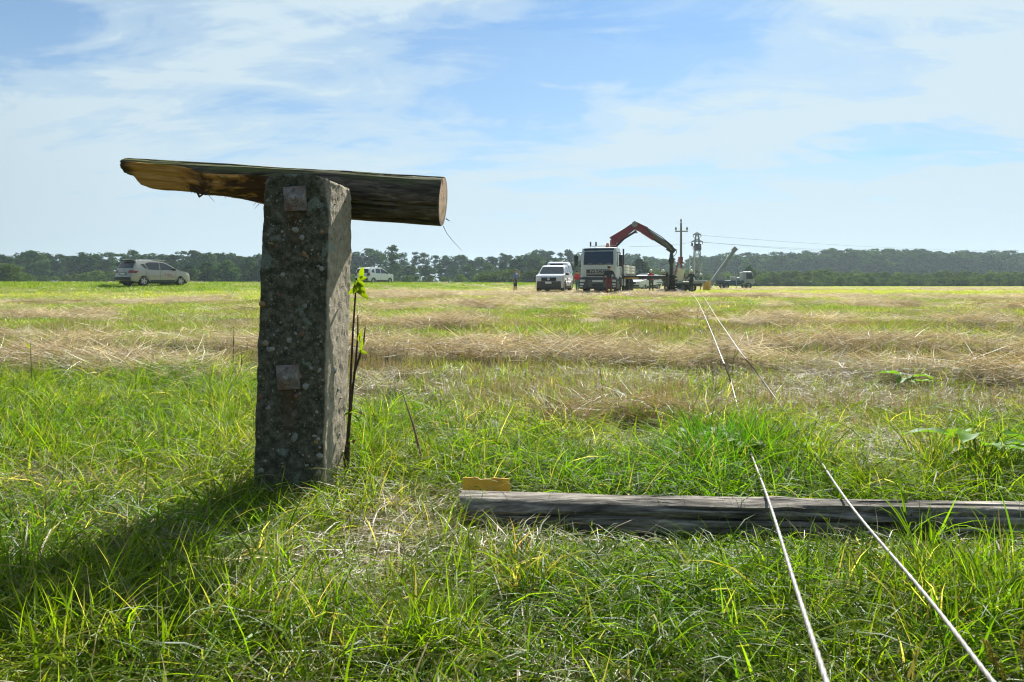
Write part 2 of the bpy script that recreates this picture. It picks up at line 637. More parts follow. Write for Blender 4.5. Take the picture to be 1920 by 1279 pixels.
# ------------------------------------------------------------------ concrete post
POST_YAW = R(-5.0)
POST_W, POST_D, POST_H = 0.300, 0.285, 1.345
POST_FL = Vector((-1.066, 2.80, 0))
pu = Vector((math.cos(POST_YAW), math.sin(POST_YAW), 0))
pv = Vector((-math.sin(POST_YAW), math.cos(POST_YAW), 0))
POST_C = POST_FL + pu * POST_W / 2 + pv * POST_D / 2
LEAN = math.tan(R(1.6))


def fbm(p, s, o=4):
    return mnoise.fractal(Vector(p) * s, 1.0, 2.0, o)


def post_surface(q, z, grow=0.0):
    """q runs round the rounded square 0..4 starting at the front left corner; local x right, y back"""
    hw, hd = POST_W / 2 - 0.004 * z, POST_D / 2 - 0.004 * z
    k = int(q) % 4
    f = (q % 1) * 2 - 1
    x, y = [(f * hw, -hd), (hw, f * hd), (-f * hw, hd), (-hw, -f * hd)][k]
    r = 0.016 + 0.03 * max(0.0, (z - 1.2) / 0.145) ** 2
    cx, cy = max(-hw + r, min(hw - r, x)), max(-hd + r, min(hd - r, y))
    d = Vector((x - cx, y - cy, 0))
    nrm = d.normalized() if d.length > 1e-6 else Vector((0, 0, 0))
    if d.length > r:
        x, y = cx + nrm.x * r, cy + nrm.y * r
    if nrm.length < 0.5:
        nrm = Vector([(0, -1, 0), (1, 0, 0), (0, 1, 0), (-1, 0, 0)][k])
    e = 0.004 * fbm((x * 1.0, y, z), 14) + 0.0022 * fbm((x, y, z), 60) + 0.006 * fbm((x, y, z), 4, 2)
    # the corner nearest the eye on the right is knocked off at the top
    chip = max(0.0, 1 - abs(z - 1.32) / 0.30) * max(0.0, (x / hw) - 0.55) * max(0.0, (-y / hd) - 0.2) * 0.055
    p = Vector((x, y, 0)) + nrm * (e + grow - chip)
    return Vector((p.x + LEAN * z, p.y, z)), nrm


def build_post():
    root = empty('concrete_post', POST_C, POST_YAW)
    tag(root, 'squat dark pebbly concrete post with two rusty bolted plates', 'post')
    nq, nz = 192, 150
    verts, faces = [], []
    zs = [-0.25 + (POST_H + 0.25) * i / (nz - 1) for i in range(nz)]
    for z in zs:
        for j in range(nq):
            p, _ = post_surface(4 * j / nq, z)
            if z > 0.9:     # arched top, highest in the middle of the front
                top = POST_H - 0.026 * (abs(p.x - LEAN * z + 0.0) / (POST_W / 2)) ** 2.2 - 0.012 * max(0, (p.x - LEAN * z) / (POST_W / 2)) ** 4 + 0.006 * fbm((p.x, p.y, 0), 20)
                p.z = 0.9 + (z - 0.9) * (top - 0.9) / (POST_H - 0.9)
            verts.append(p[:])
    for i in range(nz - 1):
        for j in range(nq):
            a, b = i * nq + j, i * nq + (j + 1) % nq
            faces.append((a, b, b + nq, a + nq))
    # top cap: shrink rings
    k = (nz - 1) * nq
    cen = Vector((LEAN * POST_H, 0, POST_H))
    prev = k
    for ring in range(1, 9):
        s = 1 - ring / 8.5
        base = len(verts)
        for j in range(nq):
            p = Vector(verts[k + j])
            x = cen.x + (p.x - cen.x) * s
            y = cen.y + (p.y - cen.y) * s
            xx = (x - cen.x) / (POST_W / 2)
            z = POST_H - 0.026 * abs(xx) ** 2.2 - 0.012 * max(0, xx) ** 4 + 0.006 * fbm((x, y, 0), 20) + 0.004 * fbm((x, y, 3), 60)
            verts.append((x, y, z * (1 - s ** 6) + p.z * s ** 6 if s > 0 else z))
        for j in range(nq):
            a, b = prev + j, prev + (j + 1) % nq
            faces.append((a, b, base + (j + 1) % nq, base + j))
        prev = base
    faces.append(tuple(prev + j for j in range(nq)))
    me = bpy.data.meshes.new('post_body')
    me.from_pydata(verts, [], faces)
    smooth(me)
    m, t, b = mat_new('weathered_concrete')
    tcn = N(t, 'ShaderNodeTexCoord')
    obj = tcn.outputs['Object']
    big = tex_noise(t, obj, 4.0, 5, 0.6, 0.4)
    mid = tex_noise(t, obj, 34, 7, 0.72)
    fine = tex_noise(t, obj, 130, 4, 0.7)
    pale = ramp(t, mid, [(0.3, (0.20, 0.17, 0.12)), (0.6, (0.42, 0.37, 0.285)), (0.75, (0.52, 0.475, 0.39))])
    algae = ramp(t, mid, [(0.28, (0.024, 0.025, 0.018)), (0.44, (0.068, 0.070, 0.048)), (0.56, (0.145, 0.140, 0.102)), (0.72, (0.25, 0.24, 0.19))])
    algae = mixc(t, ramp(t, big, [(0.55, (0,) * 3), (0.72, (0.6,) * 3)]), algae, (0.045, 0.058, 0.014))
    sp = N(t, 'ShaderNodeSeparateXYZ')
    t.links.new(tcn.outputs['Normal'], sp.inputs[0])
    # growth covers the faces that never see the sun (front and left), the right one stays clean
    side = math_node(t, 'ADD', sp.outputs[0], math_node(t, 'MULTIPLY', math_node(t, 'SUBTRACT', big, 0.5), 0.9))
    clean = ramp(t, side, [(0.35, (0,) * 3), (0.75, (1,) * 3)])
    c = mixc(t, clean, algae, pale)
    # pale grit showing in the skin
    vor = N(t, 'ShaderNodeTexVoronoi')
    vor.inputs['Scale'].default_value = 95
    t.links.new(obj, vor.inputs['Vector'])
    grit = math_node(t, 'MULTIPLY', ramp(t, vor.outputs['Distance'], [(0.16, (1,) * 3), (0.24, (0,) * 3)]), ramp(t, vor.outputs['Color'], [(0.60, (0,) * 3), (0.64, (1,) * 3)]))
    c = mixc(t, math_node(t, 'MULTIPLY', grit, 0.75), c, (0.30, 0.28, 0.23))
    # rust washed down from the plates
    so = N(t, 'ShaderNodeSeparateXYZ')
    t.links.new(obj, so.inputs[0])
    for zc_, xc_ in ((1.20, 0.03), (0.47, 0.006)):
        dxr = math_node(t, 'ABSOLUTE', math_node(t, 'ADD', math_node(t, 'SUBTRACT', so.outputs[0], xc_), math_node(t, 'MULTIPLY', math_node(t, 'SUBTRACT', mid, 0.5), 0.06)))
        wid_ = ramp(t, dxr, [(0.012, (1,) * 3), (0.045, (0,) * 3)])
        dzr = ramp(t, math_node(t, 'SUBTRACT', zc_, so.outputs[2]), [(0.0, (0,) * 3), (0.01, (1,) * 3), (0.24, (0,) * 3)])
        c = mixc(t, math_node(t, 'MULTIPLY', math_node(t, 'MULTIPLY', wid_, dzr), 0.55), c, (0.10, 0.042, 0.016))
    # grey-blue lichen
    lich = math_node(t, 'MULTIPLY', ramp(t, tex_noise(t, obj, 9.5, 3, 0.5, 0.3), [(0.635, (0,) * 3), (0.67, (1,) * 3)]), ramp(t, fine, [(0.36, (0.2,) * 3), (0.55, (1,) * 3)]))
    c = mixc(t, math_node(t, 'MULTIPLY', lich, 0.8), c, (0.26, 0.30, 0.255))
    t.links.new(c, b.inputs['Base Color'])
    b.inputs['Roughness'].default_value = 0.95
    b.inputs['Specular IOR Level'].default_value = 0.2
    bp = N(t, 'ShaderNodeBump')
    bp.inputs['Strength'].default_value = 0.9
    bp.inputs['Distance'].default_value = 0.004
    t.links.new(math_node(t, 'ADD', fine, math_node(t, 'MULTIPLY', mid, 1.5)), bp.inputs['Height'])
    t.links.new(bp.outputs[0], b.inputs['Normal'])
    me.materials.append(m)
    link('post_body', me, root)

    # aggregate: large pebbles as pieces, fine ones joined
    pm = [simple('pebble_%s' % n, c, 0.7, var=0.25, scale=60) for n, c in (('white', (0.32, 0.31, 0.275)), ('cream', (0.30, 0.255, 0.18)), ('ochre', (0.33, 0.20, 0.09)), ('grey', (0.24, 0.25, 0.24)), ('brown', (0.19, 0.11, 0.07)))]
    pmesh = []
    for k in range(10):
        bm = bmesh.new()
        bmesh.ops.create_icosphere(bm, subdivisions=2, radius=1)
        for v in bm.verts:
            v.co *= 1 + 0.22 * mnoise.noise(v.co * 1.3 + Vector((k * 7, 0, 0)))
        me = bpy.data.meshes.new('pebble')
        bm.to_mesh(me)
        bm.free()
        smooth(me)
        me.materials.append(pm[[0, 0, 0, 1, 1, 2, 3, 3, 4, 0][k]])
        pmesh.append(me)
    rr = random.Random(8)

    def spot(front):
        q = rr.uniform(0.05, 0.95) if front else rr.uniform(1.08, 1.92)
        z = rr.uniform(0.12, 1.27)
        return q, z

    for k in range(85):
        q, z = spot(rr.random() < 0.88)
        p, nrm = post_surface(q, z)
        s = 0.0055 + 0.0110 * rr.random() ** 2.4
        o = link('pebble', pmesh[rr.randrange(10)], root)
        o.location = p - nrm * s * 0.25
        o.rotation_euler = (rr.uniform(0, 6), rr.uniform(0, 6), rr.uniform(0, 6))
        o.scale = (s * rr.uniform(0.7, 1.0), s * rr.uniform(0.7, 1.1), s * rr.uniform(0.9, 1.5))
    for kind in range(3):
        mb = MB()
        for k in range(150):
            q, z = spot(rr.random() < 0.9)
            p, nrm = post_surface(q, z)
            s = 0.0014 + 0.0036 * rr.random() ** 2
            mb.ball(p - nrm * s * 0.2, (s * rr.uniform(0.7, 1.2), s * rr.uniform(0.7, 1.2), s * rr.uniform(0.7, 1.4)), 6, 4)
        o = mb.build('grit', pm[[0, 1, 3][kind]], root, angle=60)
        o['kind'] = 'stuff'

    # two square plates with bolt and nut
    rust, t, b = mat_new('rusty_plate')
    tcn = N(t, 'ShaderNodeTexCoord')
    f = tex_noise(t, tcn.outputs['Object'], 38, 5, 0.65, 0.3)
    g = tex_noise(t, tcn.outputs['Object'], 17, 3, 0.5)
    c = ramp(t, f, [(0.3, (0.10, 0.075, 0.066)), (0.5, (0.27, 0.235, 0.22)), (0.7, (0.42, 0.39, 0.385))])
    c = mixc(t, ramp(t, g, [(0.5, (0,) * 3), (0.66, (0.8,) * 3)]), c, (0.20, 0.085, 0.035))
    t.links.new(c, b.inputs['Base Color'])
    b.inputs['Roughness'].default_value = 0.75
    b.inputs['Metallic'].default_value = 0.25
    bolt_m = simple('bolt_steel', (0.34, 0.31, 0.29), 0.55, metal=0.5, var=0.4, scale=60)
    for x, z, tilt, lab in ((-0.002, 1.242, R(-3), 'upper square plate, flaking pale rust'), (-0.008, 0.515, R(-3.5), 'lower square plate with a clean hexagon nut')):
        p, _ = post_surface(0.5 + x / POST_W, z, 0.0)
        mb = MB().box((0, 0, 0), (0.094, 0.010, 0.100), bev=0.002)
        pl = mb.build('plate', rust, root)
        pl.location = (x + LEAN * z - 0.0, p.y - 0.008, z)
        pl.rotation_euler = (R(2), tilt, 0)
        pl['label'] = lab
        MB().tube([(0, -0.0045, 0), (0, -0.009, 0)], 0.027, 20).build('washer', bolt_m, pl)
        MB().tube([(0, -0.0085, 0), (0, -0.024, 0)], 0.020, 6).build('nut', bolt_m, pl, angle=20)
        MB().tube([(0, -0.020, 0), (0, -0.036, 0), (0, -0.038, 0)], [0.011, 0.011, 0.008], 14).build('bolt', bolt_m, pl)
    return root


build_post()


# ------------------------------------------------------------------ timber
def wood_material(name, dark, mid, light, along, moss=0.0, scale=1.0, bump=0.8):
    """weathered wood with grain drawn out along one local axis"""
    m, t, b = mat_new(name)
    tcn = N(t, 'ShaderNodeTexCoord')
    mpn = N(t, 'ShaderNodeMapping')
    s = [60 * scale, 60 * scale, 60 * scale]
    s[along] = 9.0 * scale
    mpn.inputs['Scale'].default_value = s
    t.links.new(tcn.outputs['Object'], mpn.inputs[0])
    grain = tex_noise(t, mpn.outputs[0], 1.0, 6, 0.65, 0.6)
    mp2 = N(t, 'ShaderNodeMapping')
    s2 = [14.0, 14.0, 14.0]
    s2[along] = 2.6
    mp2.inputs['Scale'].default_value = s2
    t.links.new(tcn.outputs['Object'], mp2.inputs[0])
    band = tex_noise(t, mp2.outputs[0], 1.0, 4, 0.6, 0.8)
    blot = tex_noise(t, tcn.outputs['Object'], 5, 4, 0.6)
    c = ramp(t, grain, [(0.25, dark), (0.5, mid), (0.75, light)])
    c = mixc(t, ramp(t, band, [(0.35, (0.75,) * 3), (0.55, (0,) * 3)]), c, dark)
    c = mixc(t, ramp(t, blot, [(0.35, (0.5,) * 3), (0.6, (0,) * 3)]), c, mixc(t, 0.5, c, dark))
    if moss:
        sp = N(t, 'ShaderNodeSeparateXYZ')
        t.links.new(tcn.outputs['Normal'], sp.inputs[0])
        up = math_node(t, 'ADD', sp.outputs[2], math_node(t, 'MULTIPLY', math_node(t, 'SUBTRACT', blot, 0.5), 1.4))
        c = mixc(t, math_node(t, 'MULTIPLY', ramp(t, up, [(0.45, (0,) * 3), (0.85, (1,) * 3)]), moss), c, (0.10, 0.115, 0.025))
    t.links.new(c, b.inputs['Base Color'])
    b.inputs['Roughness'].default_value = 0.88
    b.inputs['Specular IOR Level'].default_value = 0.25
    bp = N(t, 'ShaderNodeBump')
    bp.inputs['Strength'].default_value = bump
    bp.inputs['Distance'].default_value = 0.006
    t.links.new(math_node(t, 'ADD', grain, band), bp.inputs['Height'])
    t.links.new(bp.outputs[0], b.inputs['Normal'])
    return m


def crack_depth(ang, s, seeds):
    """drying checks: narrow grooves that wander along the log"""
    d = 0.0
    for (a0, s0, s1, dep, wid, ph) in seeds:
        if s0 < s < s1:
            fade = min(1, (s - s0) / 0.06) * min(1, (s1 - s) / 0.06)
            a = a0 + 0.10 * math.sin(s * 7 + ph) + 0.05 * math.sin(s * 19 + ph * 2)
            da = (ang - a + math.pi) % (2 * math.pi) - math.pi
            d += dep * fade * math.exp(-(da / wid) ** 2)
    return d


def split_mesh(name, verts, faces, keep, mat, parent, smooth_ang=40, world_space=True):
    idx, vs2, fs2 = {}, [], []
    for f in keep:
        g = []
        for i in faces[f]:
            if i not in idx:
                idx[i] = len(vs2)
                vs2.append(verts[i])
            g.append(idx[i])
        fs2.append(g)
    me = bpy.data.meshes.new(name)
    me.from_pydata([tuple(v) for v in vs2], [], fs2)
    me.materials.append(mat)
    smooth(me, smooth_ang)
    return link(name, me, parent, world_space)


def build_beam():
    """length of pole bolted to the back of the post, sawn at the right, split along its left half"""
    Yb = 3.175
    pR, pL = put(831, 377.5, Yb - 0.03), put(229, 339, Yb + 0.05)
    ax = (pR - pL)
    L = ax.length
    ax.normalize()
    root = empty('broken_pole_piece', tuple(pL), 0)
    m3 = Matrix((ax, Vector((0, 0, 1)).cross(ax).normalized(), ax.cross(Vector((0, 0, 1)).cross(ax).normalized()))).transposed()
    root.rotation_euler = m3.to_euler()
    tag(root, 'mossy broken wooden pole piece bolted across the top of the concrete post', 'timber')
    # local: x along towards the sawn end, y away from the camera, z up
    ns, na = 190, 120
    rr = random.Random(3)
    seeds = [(rr.uniform(0, 6.28), rr.uniform(-0.1, 0.6), rr.uniform(0.5, 1.1), rr.uniform(0.006, 0.018), rr.uniform(0.02, 0.05), rr.uniform(0, 6)) for _ in range(26)]
    cut_n = Vector((0, -0.80, -0.60))
    verts, tags_ = [], []
    for i in range(ns):
        s = i / (ns - 1)
        x = s * L
        for j in range(na):
            a = 2 * math.pi * j / na
            r = 0.1115 + 0.004 * s + 0.004 * math.sin(a * 2 + 1) + 0.004 * fbm((math.cos(a) * 1.2, math.sin(a) * 1.2, x * 1.2), 1.5, 2)
            r += 0.0025 * fbm((math.cos(a) * 14, math.sin(a) * 14, x * 3), 1, 3)
            r -= crack_depth(a, s, seeds)
            p = Vector((x, r * math.cos(a), r * math.sin(a)))
            tg = 0
            if s < 0.49:
                # the split plane, deeper to the left, stepping out near the post
                d = 0.004 + 0.052 * sstep(0.03, 0.47, s) + 0.012 * math.sin(s * 23 + 1) * sstep(0.1, 0.3, s)
                d = float(d)
                # lower edge of what is left of the pole
                zmin = -0.018 - 0.062 * float(sstep(0.0, 0.02, s)) * float(sstep(-0.08, 0.07, s)) + 0.0
                zmin = np.interp(s, [0, 0.030, 0.058, 0.075, 0.20, 0.24, 0.30, 0.36, 0.43, 0.5], [0.036, 0.030, -0.012, -0.018, -0.021, -0.034, -0.031, -0.040, -0.060, -0.072])
                zmin += 0.004 * fbm((x * 9, 0, 0), 1, 3)
                q = p.dot(cut_n)
                if q > d:
                    rough = 0.010 * fbm((x * 2.2, p.y * 20, p.z * 20), 1, 3) + 0.006 * fbm((x * 5, p.y * 60, p.z * 60), 1, 3)
                    p = p + cut_n * (d - q + rough)
                    tg = 1
                if p.z < zmin:
                    p.z = zmin + 0.06 * (p.z - zmin)
                    tg = max(tg, 1)
            # ragged broken left end
            if s < 0.06:
                p.x += (0.06 - s) * L * (0.30 + 0.55 * max(0.0, -p.z / 0.09)) * (0.6 + 0.8 * vn1(j * 0.13))
            verts.append(p)
            tags_.append(tg)
    faces, ftag = [], []
    for i in range(ns - 1):
        for j in range(na):
            q = (i * na + j, i * na + (j + 1) % na, (i + 1) * na + (j + 1) % na, (i + 1) * na + j)
            faces.append(q)
            ftag.append(1 if sum(tags_[k] for k in q) >= 3 else 0)
    faces.append(tuple(reversed(range(na))))
    ftag.append(0)
    barkm = wood_material('weathered_pole_wood', (0.018, 0.015, 0.012), (0.115, 0.093, 0.068), (0.30, 0.25, 0.18), 0, moss=0.85)
    splitm, t, b = mat_new('fresh_split_wood')
    tcn = N(t, 'ShaderNodeTexCoord')
    mpn = N(t, 'ShaderNodeMapping')
    mpn.inputs['Scale'].default_value = (2.5, 45, 45)
    t.links.new(tcn.outputs['Object'], mpn.inputs[0])
    gr = tex_noise(t, mpn.outputs[0], 1, 6, 0.65, 0.7)
    c = ramp(t, gr, [(0.28, (0.26, 0.09, 0.02)), (0.5, (0.62, 0.31, 0.08)), (0.72, (0.80, 0.52, 0.19))])
    mp2 = N(t, 'ShaderNodeMapping')
    mp2.inputs['Scale'].default_value = (3.0, 9, 9)
    mp2.inputs['Location'].default_value = (0.35, 0, 0.2)
    t.links.new(tcn.outputs['Object'], mp2.inputs[0])
    rot = tex_noise(t, mp2.outputs[0], 1, 4, 0.6, 0.8)
    sp = N(t, 'ShaderNodeSeparateXYZ')
    t.links.new(tcn.outputs['Object'], sp.inputs[0])
    # decayed brown heartwood towards the break at the post, weathered grey at the tip
    inward = ramp(t, sp.outputs[0], [(0.25, (0,) * 3), (0.62, (0.23,) * 3)])
    lowd = ramp(t, math_node(t, 'ADD', math_node(t, 'MULTIPLY', sp.outputs[2], -6.0), 0.30), [(0.3, (0,) * 3), (0.62, (0.14,) * 3), (0.74, (0.0,) * 3)])
    dec = ramp(t, math_node(t, 'ADD', math_node(t, 'ADD', rot, inward), lowd), [(0.68, (0,) * 3), (0.77, (0.9,) * 3)])
    c = mixc(t, dec, c, (0.035, 0.013, 0.008))
    tipm = ramp(t, math_node(t, 'ADD', sp.outputs[0], math_node(t, 'MULTIPLY', math_node(t, 'SUBTRACT', gr, 0.5), 0.12)), [(0.045, (0.9,) * 3), (0.085, (0,) * 3)])
    c = mixc(t, tipm, c, (0.035, 0.03, 0.025))
    t.links.new(c, b.inputs['Base Color'])
    b.inputs['Roughness'].default_value = 0.8
    bp = N(t, 'ShaderNodeBump')
    bp.inputs['Strength'].default_value = 0.9
    bp.inputs['Distance'].default_value = 0.006
    t.links.new(gr, bp.inputs['Height'])
    t.links.new(bp.outputs[0], b.inputs['Normal'])
    split_mesh('pole_body', verts, faces, [k for k in range(len(faces)) if ftag[k] == 0], barkm, root, world_space=False)
    o = split_mesh('split_face', verts, faces, [k for k in range(len(faces)) if ftag[k] == 1], splitm, root, world_space=False)
    o['label'] = 'torn orange-brown split wood with a decayed dark core'
    # sawn end with rings
    endm, t, b = mat_new('sawn_end_grain')
    tcn = N(t, 'ShaderNodeTexCoord')
    mpn = N(t, 'ShaderNodeMapping')
    mpn.inputs['Scale'].default_value = (0.0, 1, 1)
    mpn.inputs['Location'].default_value = (0, 0.012, -0.008)
    t.links.new(tcn.outputs['Object'], mpn.inputs[0])
    wv = N(t, 'ShaderNodeTexWave', wave_type='RINGS', rings_direction='X')
    wv.inputs['Scale'].default_value = 26
    wv.inputs['Distortion'].default_value = 1.2
    wv.inputs['Detail'].default_value = 3
    t.links.new(mpn.outputs[0], wv.inputs['Vector'])
    f = tex_noise(t, tcn.outputs['Object'], 40, 5, 0.7)
    c = ramp(t, wv.outputs['Fac'], [(0.2, (0.27, 0.16, 0.07)), (0.7, (0.50, 0.34, 0.18))])
    ln = N(t, 'ShaderNodeVectorMath', operation='LENGTH')
    t.links.new(mpn.outputs[0], ln.inputs[0])
    rim = ramp(t, math_node(t, 'ADD', ln.outputs['Value'], math_node(t, 'MULTIPLY', math_node(t, 'SUBTRACT', f, 0.5), 0.03)), [(0.088, (0,) * 3), (0.108, (0.85,) * 3)])
    c = mixc(t, rim, c, (0.07, 0.045, 0.028))
    c = mixc(t, ramp(t, f, [(0.5, (0,) * 3), (0.75, (0.7,) * 3)]), c, (0.25, 0.14, 0.07))
    t.links.new(c, b.inputs['Base Color'])
    b.inputs['Roughness'].default_value = 0.85
    ring_v, ring_f = [], []
    k0 = (ns - 1) * na
    for ring in range(7):
        s = 1 - ring / 7
        for j in range(na):
            p = verts[k0 + j]
            ring_v.append((p.x + 0.003 * fbm((p.y * s, p.z * s, 0), 40, 2) * (ring > 0) + 0.0, p.y * s, p.z * s))
    for ring in range(6):
        for j in range(na):
            ring_f.append((ring * na + j, ring * na + (j + 1) % na, (ring + 1) * na + (j + 1) % na, (ring + 1) * na + j))
    ring_f.append(tuple(6 * na + j for j in range(na)))
    split_mesh('sawn_end', ring_v, ring_f, range(len(ring_f)), endm, root, world_space=False)
    # hanging splinters
    spm = simple('splinter_wood', (0.06, 0.035, 0.018), 0.85, var=0.4, scale=30)

    def splinter(pts, r):
        mb = MB()
        inv = Matrix.LocRotScale(root.location, root.rotation_euler, None).inverted()
        mb.tube([inv @ Vector(p) for p in pts], r, 5)
        mb.build('splinter', spm, root)

    yb = Yb - 0.03
    for pts, r in (
        ([(356, 352), (360, 362)], [0.0025, 0.001]), ([(362, 354), (366, 364)], [0.003, 0.0006]),
        ([(368, 356), (374, 369), (384, 362)], [0.006, 0.006, 0.004]), ([(388, 362), (402, 379)], [0.0014, 0.0006]),
        ([(372, 358), (386, 364), (392, 358)], [0.008, 0.007, 0.004]), ([(420, 366), (424, 372)], [0.0015, 0.0006]),
        ([(482, 378), (474, 386)], [0.0012, 0.0005]), ([(486, 382), (477, 392)], [0.0012, 0.0005]),
        ([(350, 348), (354, 358)], [0.002, 0.0006]),
    ):
        splinter([put(px, py, yb - 0.002 * i) for i, (px, py) in enumerate(pts)], r)
    splinter([put(831, 424, yb), put(838, 438, yb), put(850, 453, yb), put(866, 470, yb)], [0.0016, 0.0012, 0.001, 0.0006])
    splinter([put(836, 410, yb), put(844, 415, yb)], [0.003, 0.001])


def vn1(x):
    return float(vnoise(np.array([x]), np.array([0.37]), 91, 2)[0])


build_beam()


def build_log():
    x0, x1 = -0.205, 3.2
    root = empty('fallen_pole', ((x0 + x1) / 2, 2.44, 0.05))
    tag(root, 'long weathered grey pole lying in the grass under the two cables', 'timber')
    ns, na = 300, 80
    rr = random.Random(21)
    seeds = [(rr.uniform(0, 6.28), rr.uniform(-0.1, 0.9), 0, rr.uniform(0.006, 0.020), rr.uniform(0.03, 0.08), rr.uniform(0, 6)) for _ in range(46)]
    seeds = [(a, s0, s0 + rr.uniform(0.12, 0.45), d, w, p) for a, s0, _, d, w, p in seeds]
    seeds += [(math.pi - 0.55, -0.1, 0.34, 0.022, 0.05, 1.0), (math.pi - 0.35, 0.2, 1.1, 0.022, 0.05, 2.4)]
    verts, faces = [], []
    for i in range(ns):
        s = i / (ns - 1)
        x = x0 + (x1 - x0) * s
        yc = 2.50 - 0.085 * s - 0.03 * math.sin(s * 3)
        zc = 0.042 - 0.016 * s
        knot = 0.006 * math.exp(-((x - 0.965) / 0.05) ** 2)
        for j in range(na):
            a = 2 * math.pi * j / na
            r = 0.090 - 0.007 * s + 0.005 * fbm((math.cos(a), math.sin(a), x * 0.9), 1.6, 2) + 0.003 * fbm((math.cos(a) * 12, math.sin(a) * 12, x * 2.5), 1, 3)
            r -= crack_depth(a, s, seeds)
            if math.sin(a) > 0.2:
                r += knot * (1 + 0.5 * math.sin(a * 9))
            dx = 0.0
            if s < 0.035:      # rough sloping end, broken back below
                dx = (0.035 - s) * (x1 - x0) * (0.95 * (0.5 - 0.5 * math.sin(a)) + 0.25 * vn1(j * 0.3))
            verts.append(Vector((x + dx, yc + r * math.cos(a), zc + r * math.sin(a))))
    for i in range(ns - 1):
        for j in range(na):
            faces.append((i * na + j, i * na + (j + 1) % na, (i + 1) * na + (j + 1) % na, (i + 1) * na + j))
    faces.append(tuple(reversed(range(na))))
    faces.append(tuple((ns - 1) * na + j for j in range(na)))
    m = wood_material('grey_weathered_wood', (0.009, 0.009, 0.010), (0.24, 0.215, 0.18), (0.60, 0.55, 0.47), 0, 0.0, 0.8, 1.0)
    split_mesh('pole_body', verts, faces, range(len(faces) - 2), m, root)
    split_mesh('pole_end', verts, faces, [len(faces) - 2], m, root)


build_log()

# amber strip lying on the end of the pole
def build_strip():
    root = empty('amber_strip', (-0.09, 2.56, 0.13))
    tag(root, 'small amber-yellow curved strip standing behind the end of the grey pole', 'scrap piece')
    m, t, b = mat_new('amber_plastic')
    tcn = N(t, 'ShaderNodeTexCoord')
    f = tex_noise(t, tcn.outputs['Object'], 30, 4, 0.6)
    t.links.new(ramp(t, f, [(0.3, (0.58, 0.33, 0.014)), (0.7, (0.78, 0.47, 0.02))]), b.inputs['Base Color'])
    b.inputs['Roughness'].default_value = 0.4
    b.inputs['Subsurface Weight'].default_value = 0.25
    b.inputs['Subsurface Radius'].default_value = (0.02, 0.012, 0.003)
    n = 30
    vs_, fs = [], []
    for side in (0, 1):
        for i in range(n):
            u = i / (n - 1)
            x = -0.095 + 0.178 * u
            top = 0.036 - 0.006 * u - 0.008 * math.exp(-((u - 0.45) / 0.10) ** 2) + 0.003 * math.sin(u * 30) * math.exp(-((u - 0.4) / 0.2) ** 2)
            y = 0.010 * math.sin(u * 3.0) + 0.004 * side
            vs_ += [(x, y - 0.006, -0.03), (x, y + 0.010, top)]
    for side in (0, 1):
        k = side * 2 * n
        for i in range(n - 1):
            a = k + 2 * i
            fs.append((a, a + 2, a + 3, a + 1))
    for i in range(n - 1):
        a, c = 2 * i + 1, 2 * n + 2 * i + 1
        fs.append((a, a + 2, c + 2, c))
    fs += [(0, 1, 2 * n + 1, 2 * n), (2 * n - 2, 2 * n - 1, 4 * n - 1, 4 * n - 2)]
    me = bpy.data.meshes.new('strip')
    me.from_pydata(vs_, [], fs)
    me.materials.append(m)
    smooth(me, 40)
    link('strip', me, root)


build_strip()


# two stranded conductors lying across the field
def build_cable(name, label, pts, rad):
    root = empty(name, pts[0])
    tag(root, label, 'cable', 'bare cables lying across the field')
    m, t, b = mat_new('aluminium_strand')
    tcn = N(t, 'ShaderNodeTexCoord')
    f = tex_noise(t, tcn.outputs['Object'], 25, 4, 0.6)
    t.links.new(ramp(t, f, [(0.3, (0.14, 0.135, 0.125)), (0.7, (0.31, 0.30, 0.28))]), b.inputs['Base Color'])
    b.inputs['Metallic'].default_value = 0.2
    b.inputs['Roughness'].default_value = 0.58
    P = [Vector(p) for p in pts]
    # smooth curve through the points
    out = []
    for i in range(len(P) - 1):
        p0, p1, p2, p3 = P[max(i - 1, 0)], P[i], P[i + 1], P[min(i + 2, len(P) - 1)]
        L = (p2 - p1).length
        n = max(4, int(L / (0.012 if p1.y < 4 else 0.08 if p1.y < 12 else 0.5)))
        for k in range(n):
            u = k / n
            out.append(0.5 * ((2 * p1) + (p2 - p0) * u + (2 * p0 - 5 * p1 + 4 * p2 - p3) * u * u + (3 * p1 - p0 - 3 * p2 + p3) * u ** 3))
    out.append(P[-1])
    vs_, fs, na = [], [], 18
    run = 0.0
    for i, p in enumerate(out):
        t_ = (out[min(i + 1, len(out) - 1)] - out[max(i - 1, 0)]).normalized()
        if i:
            run += (p - out[i - 1]).length
        u = t_.cross(Vector((0, 0, 1))).normalized()
        w = t_.cross(u)
        tw = run / 0.16 * 2 * math.pi
        for j in range(na):
            a = 2 * math.pi * j / na
            r = rad * (0.80 + 0.26 * abs(math.cos((a - tw) * 2)))
            vs_.append(p + u * r * math.cos(a) + w * r * math.sin(a))
    for i in range(len(out) - 1):
        for j in range(na):
            fs.append((i * na + j, i * na + (j + 1) % na, (i + 1) * na + (j + 1) % na, (i + 1) * na + j))
    split_mesh('strand', vs_, fs, range(len(fs)), m, root)


def cable_pts(rows):
    return [tuple(put(px, py, Y)) for px, py, Y in rows]


def yat(py, z):
    return (CAM_H - z) * FPX / (py - HORIZON)


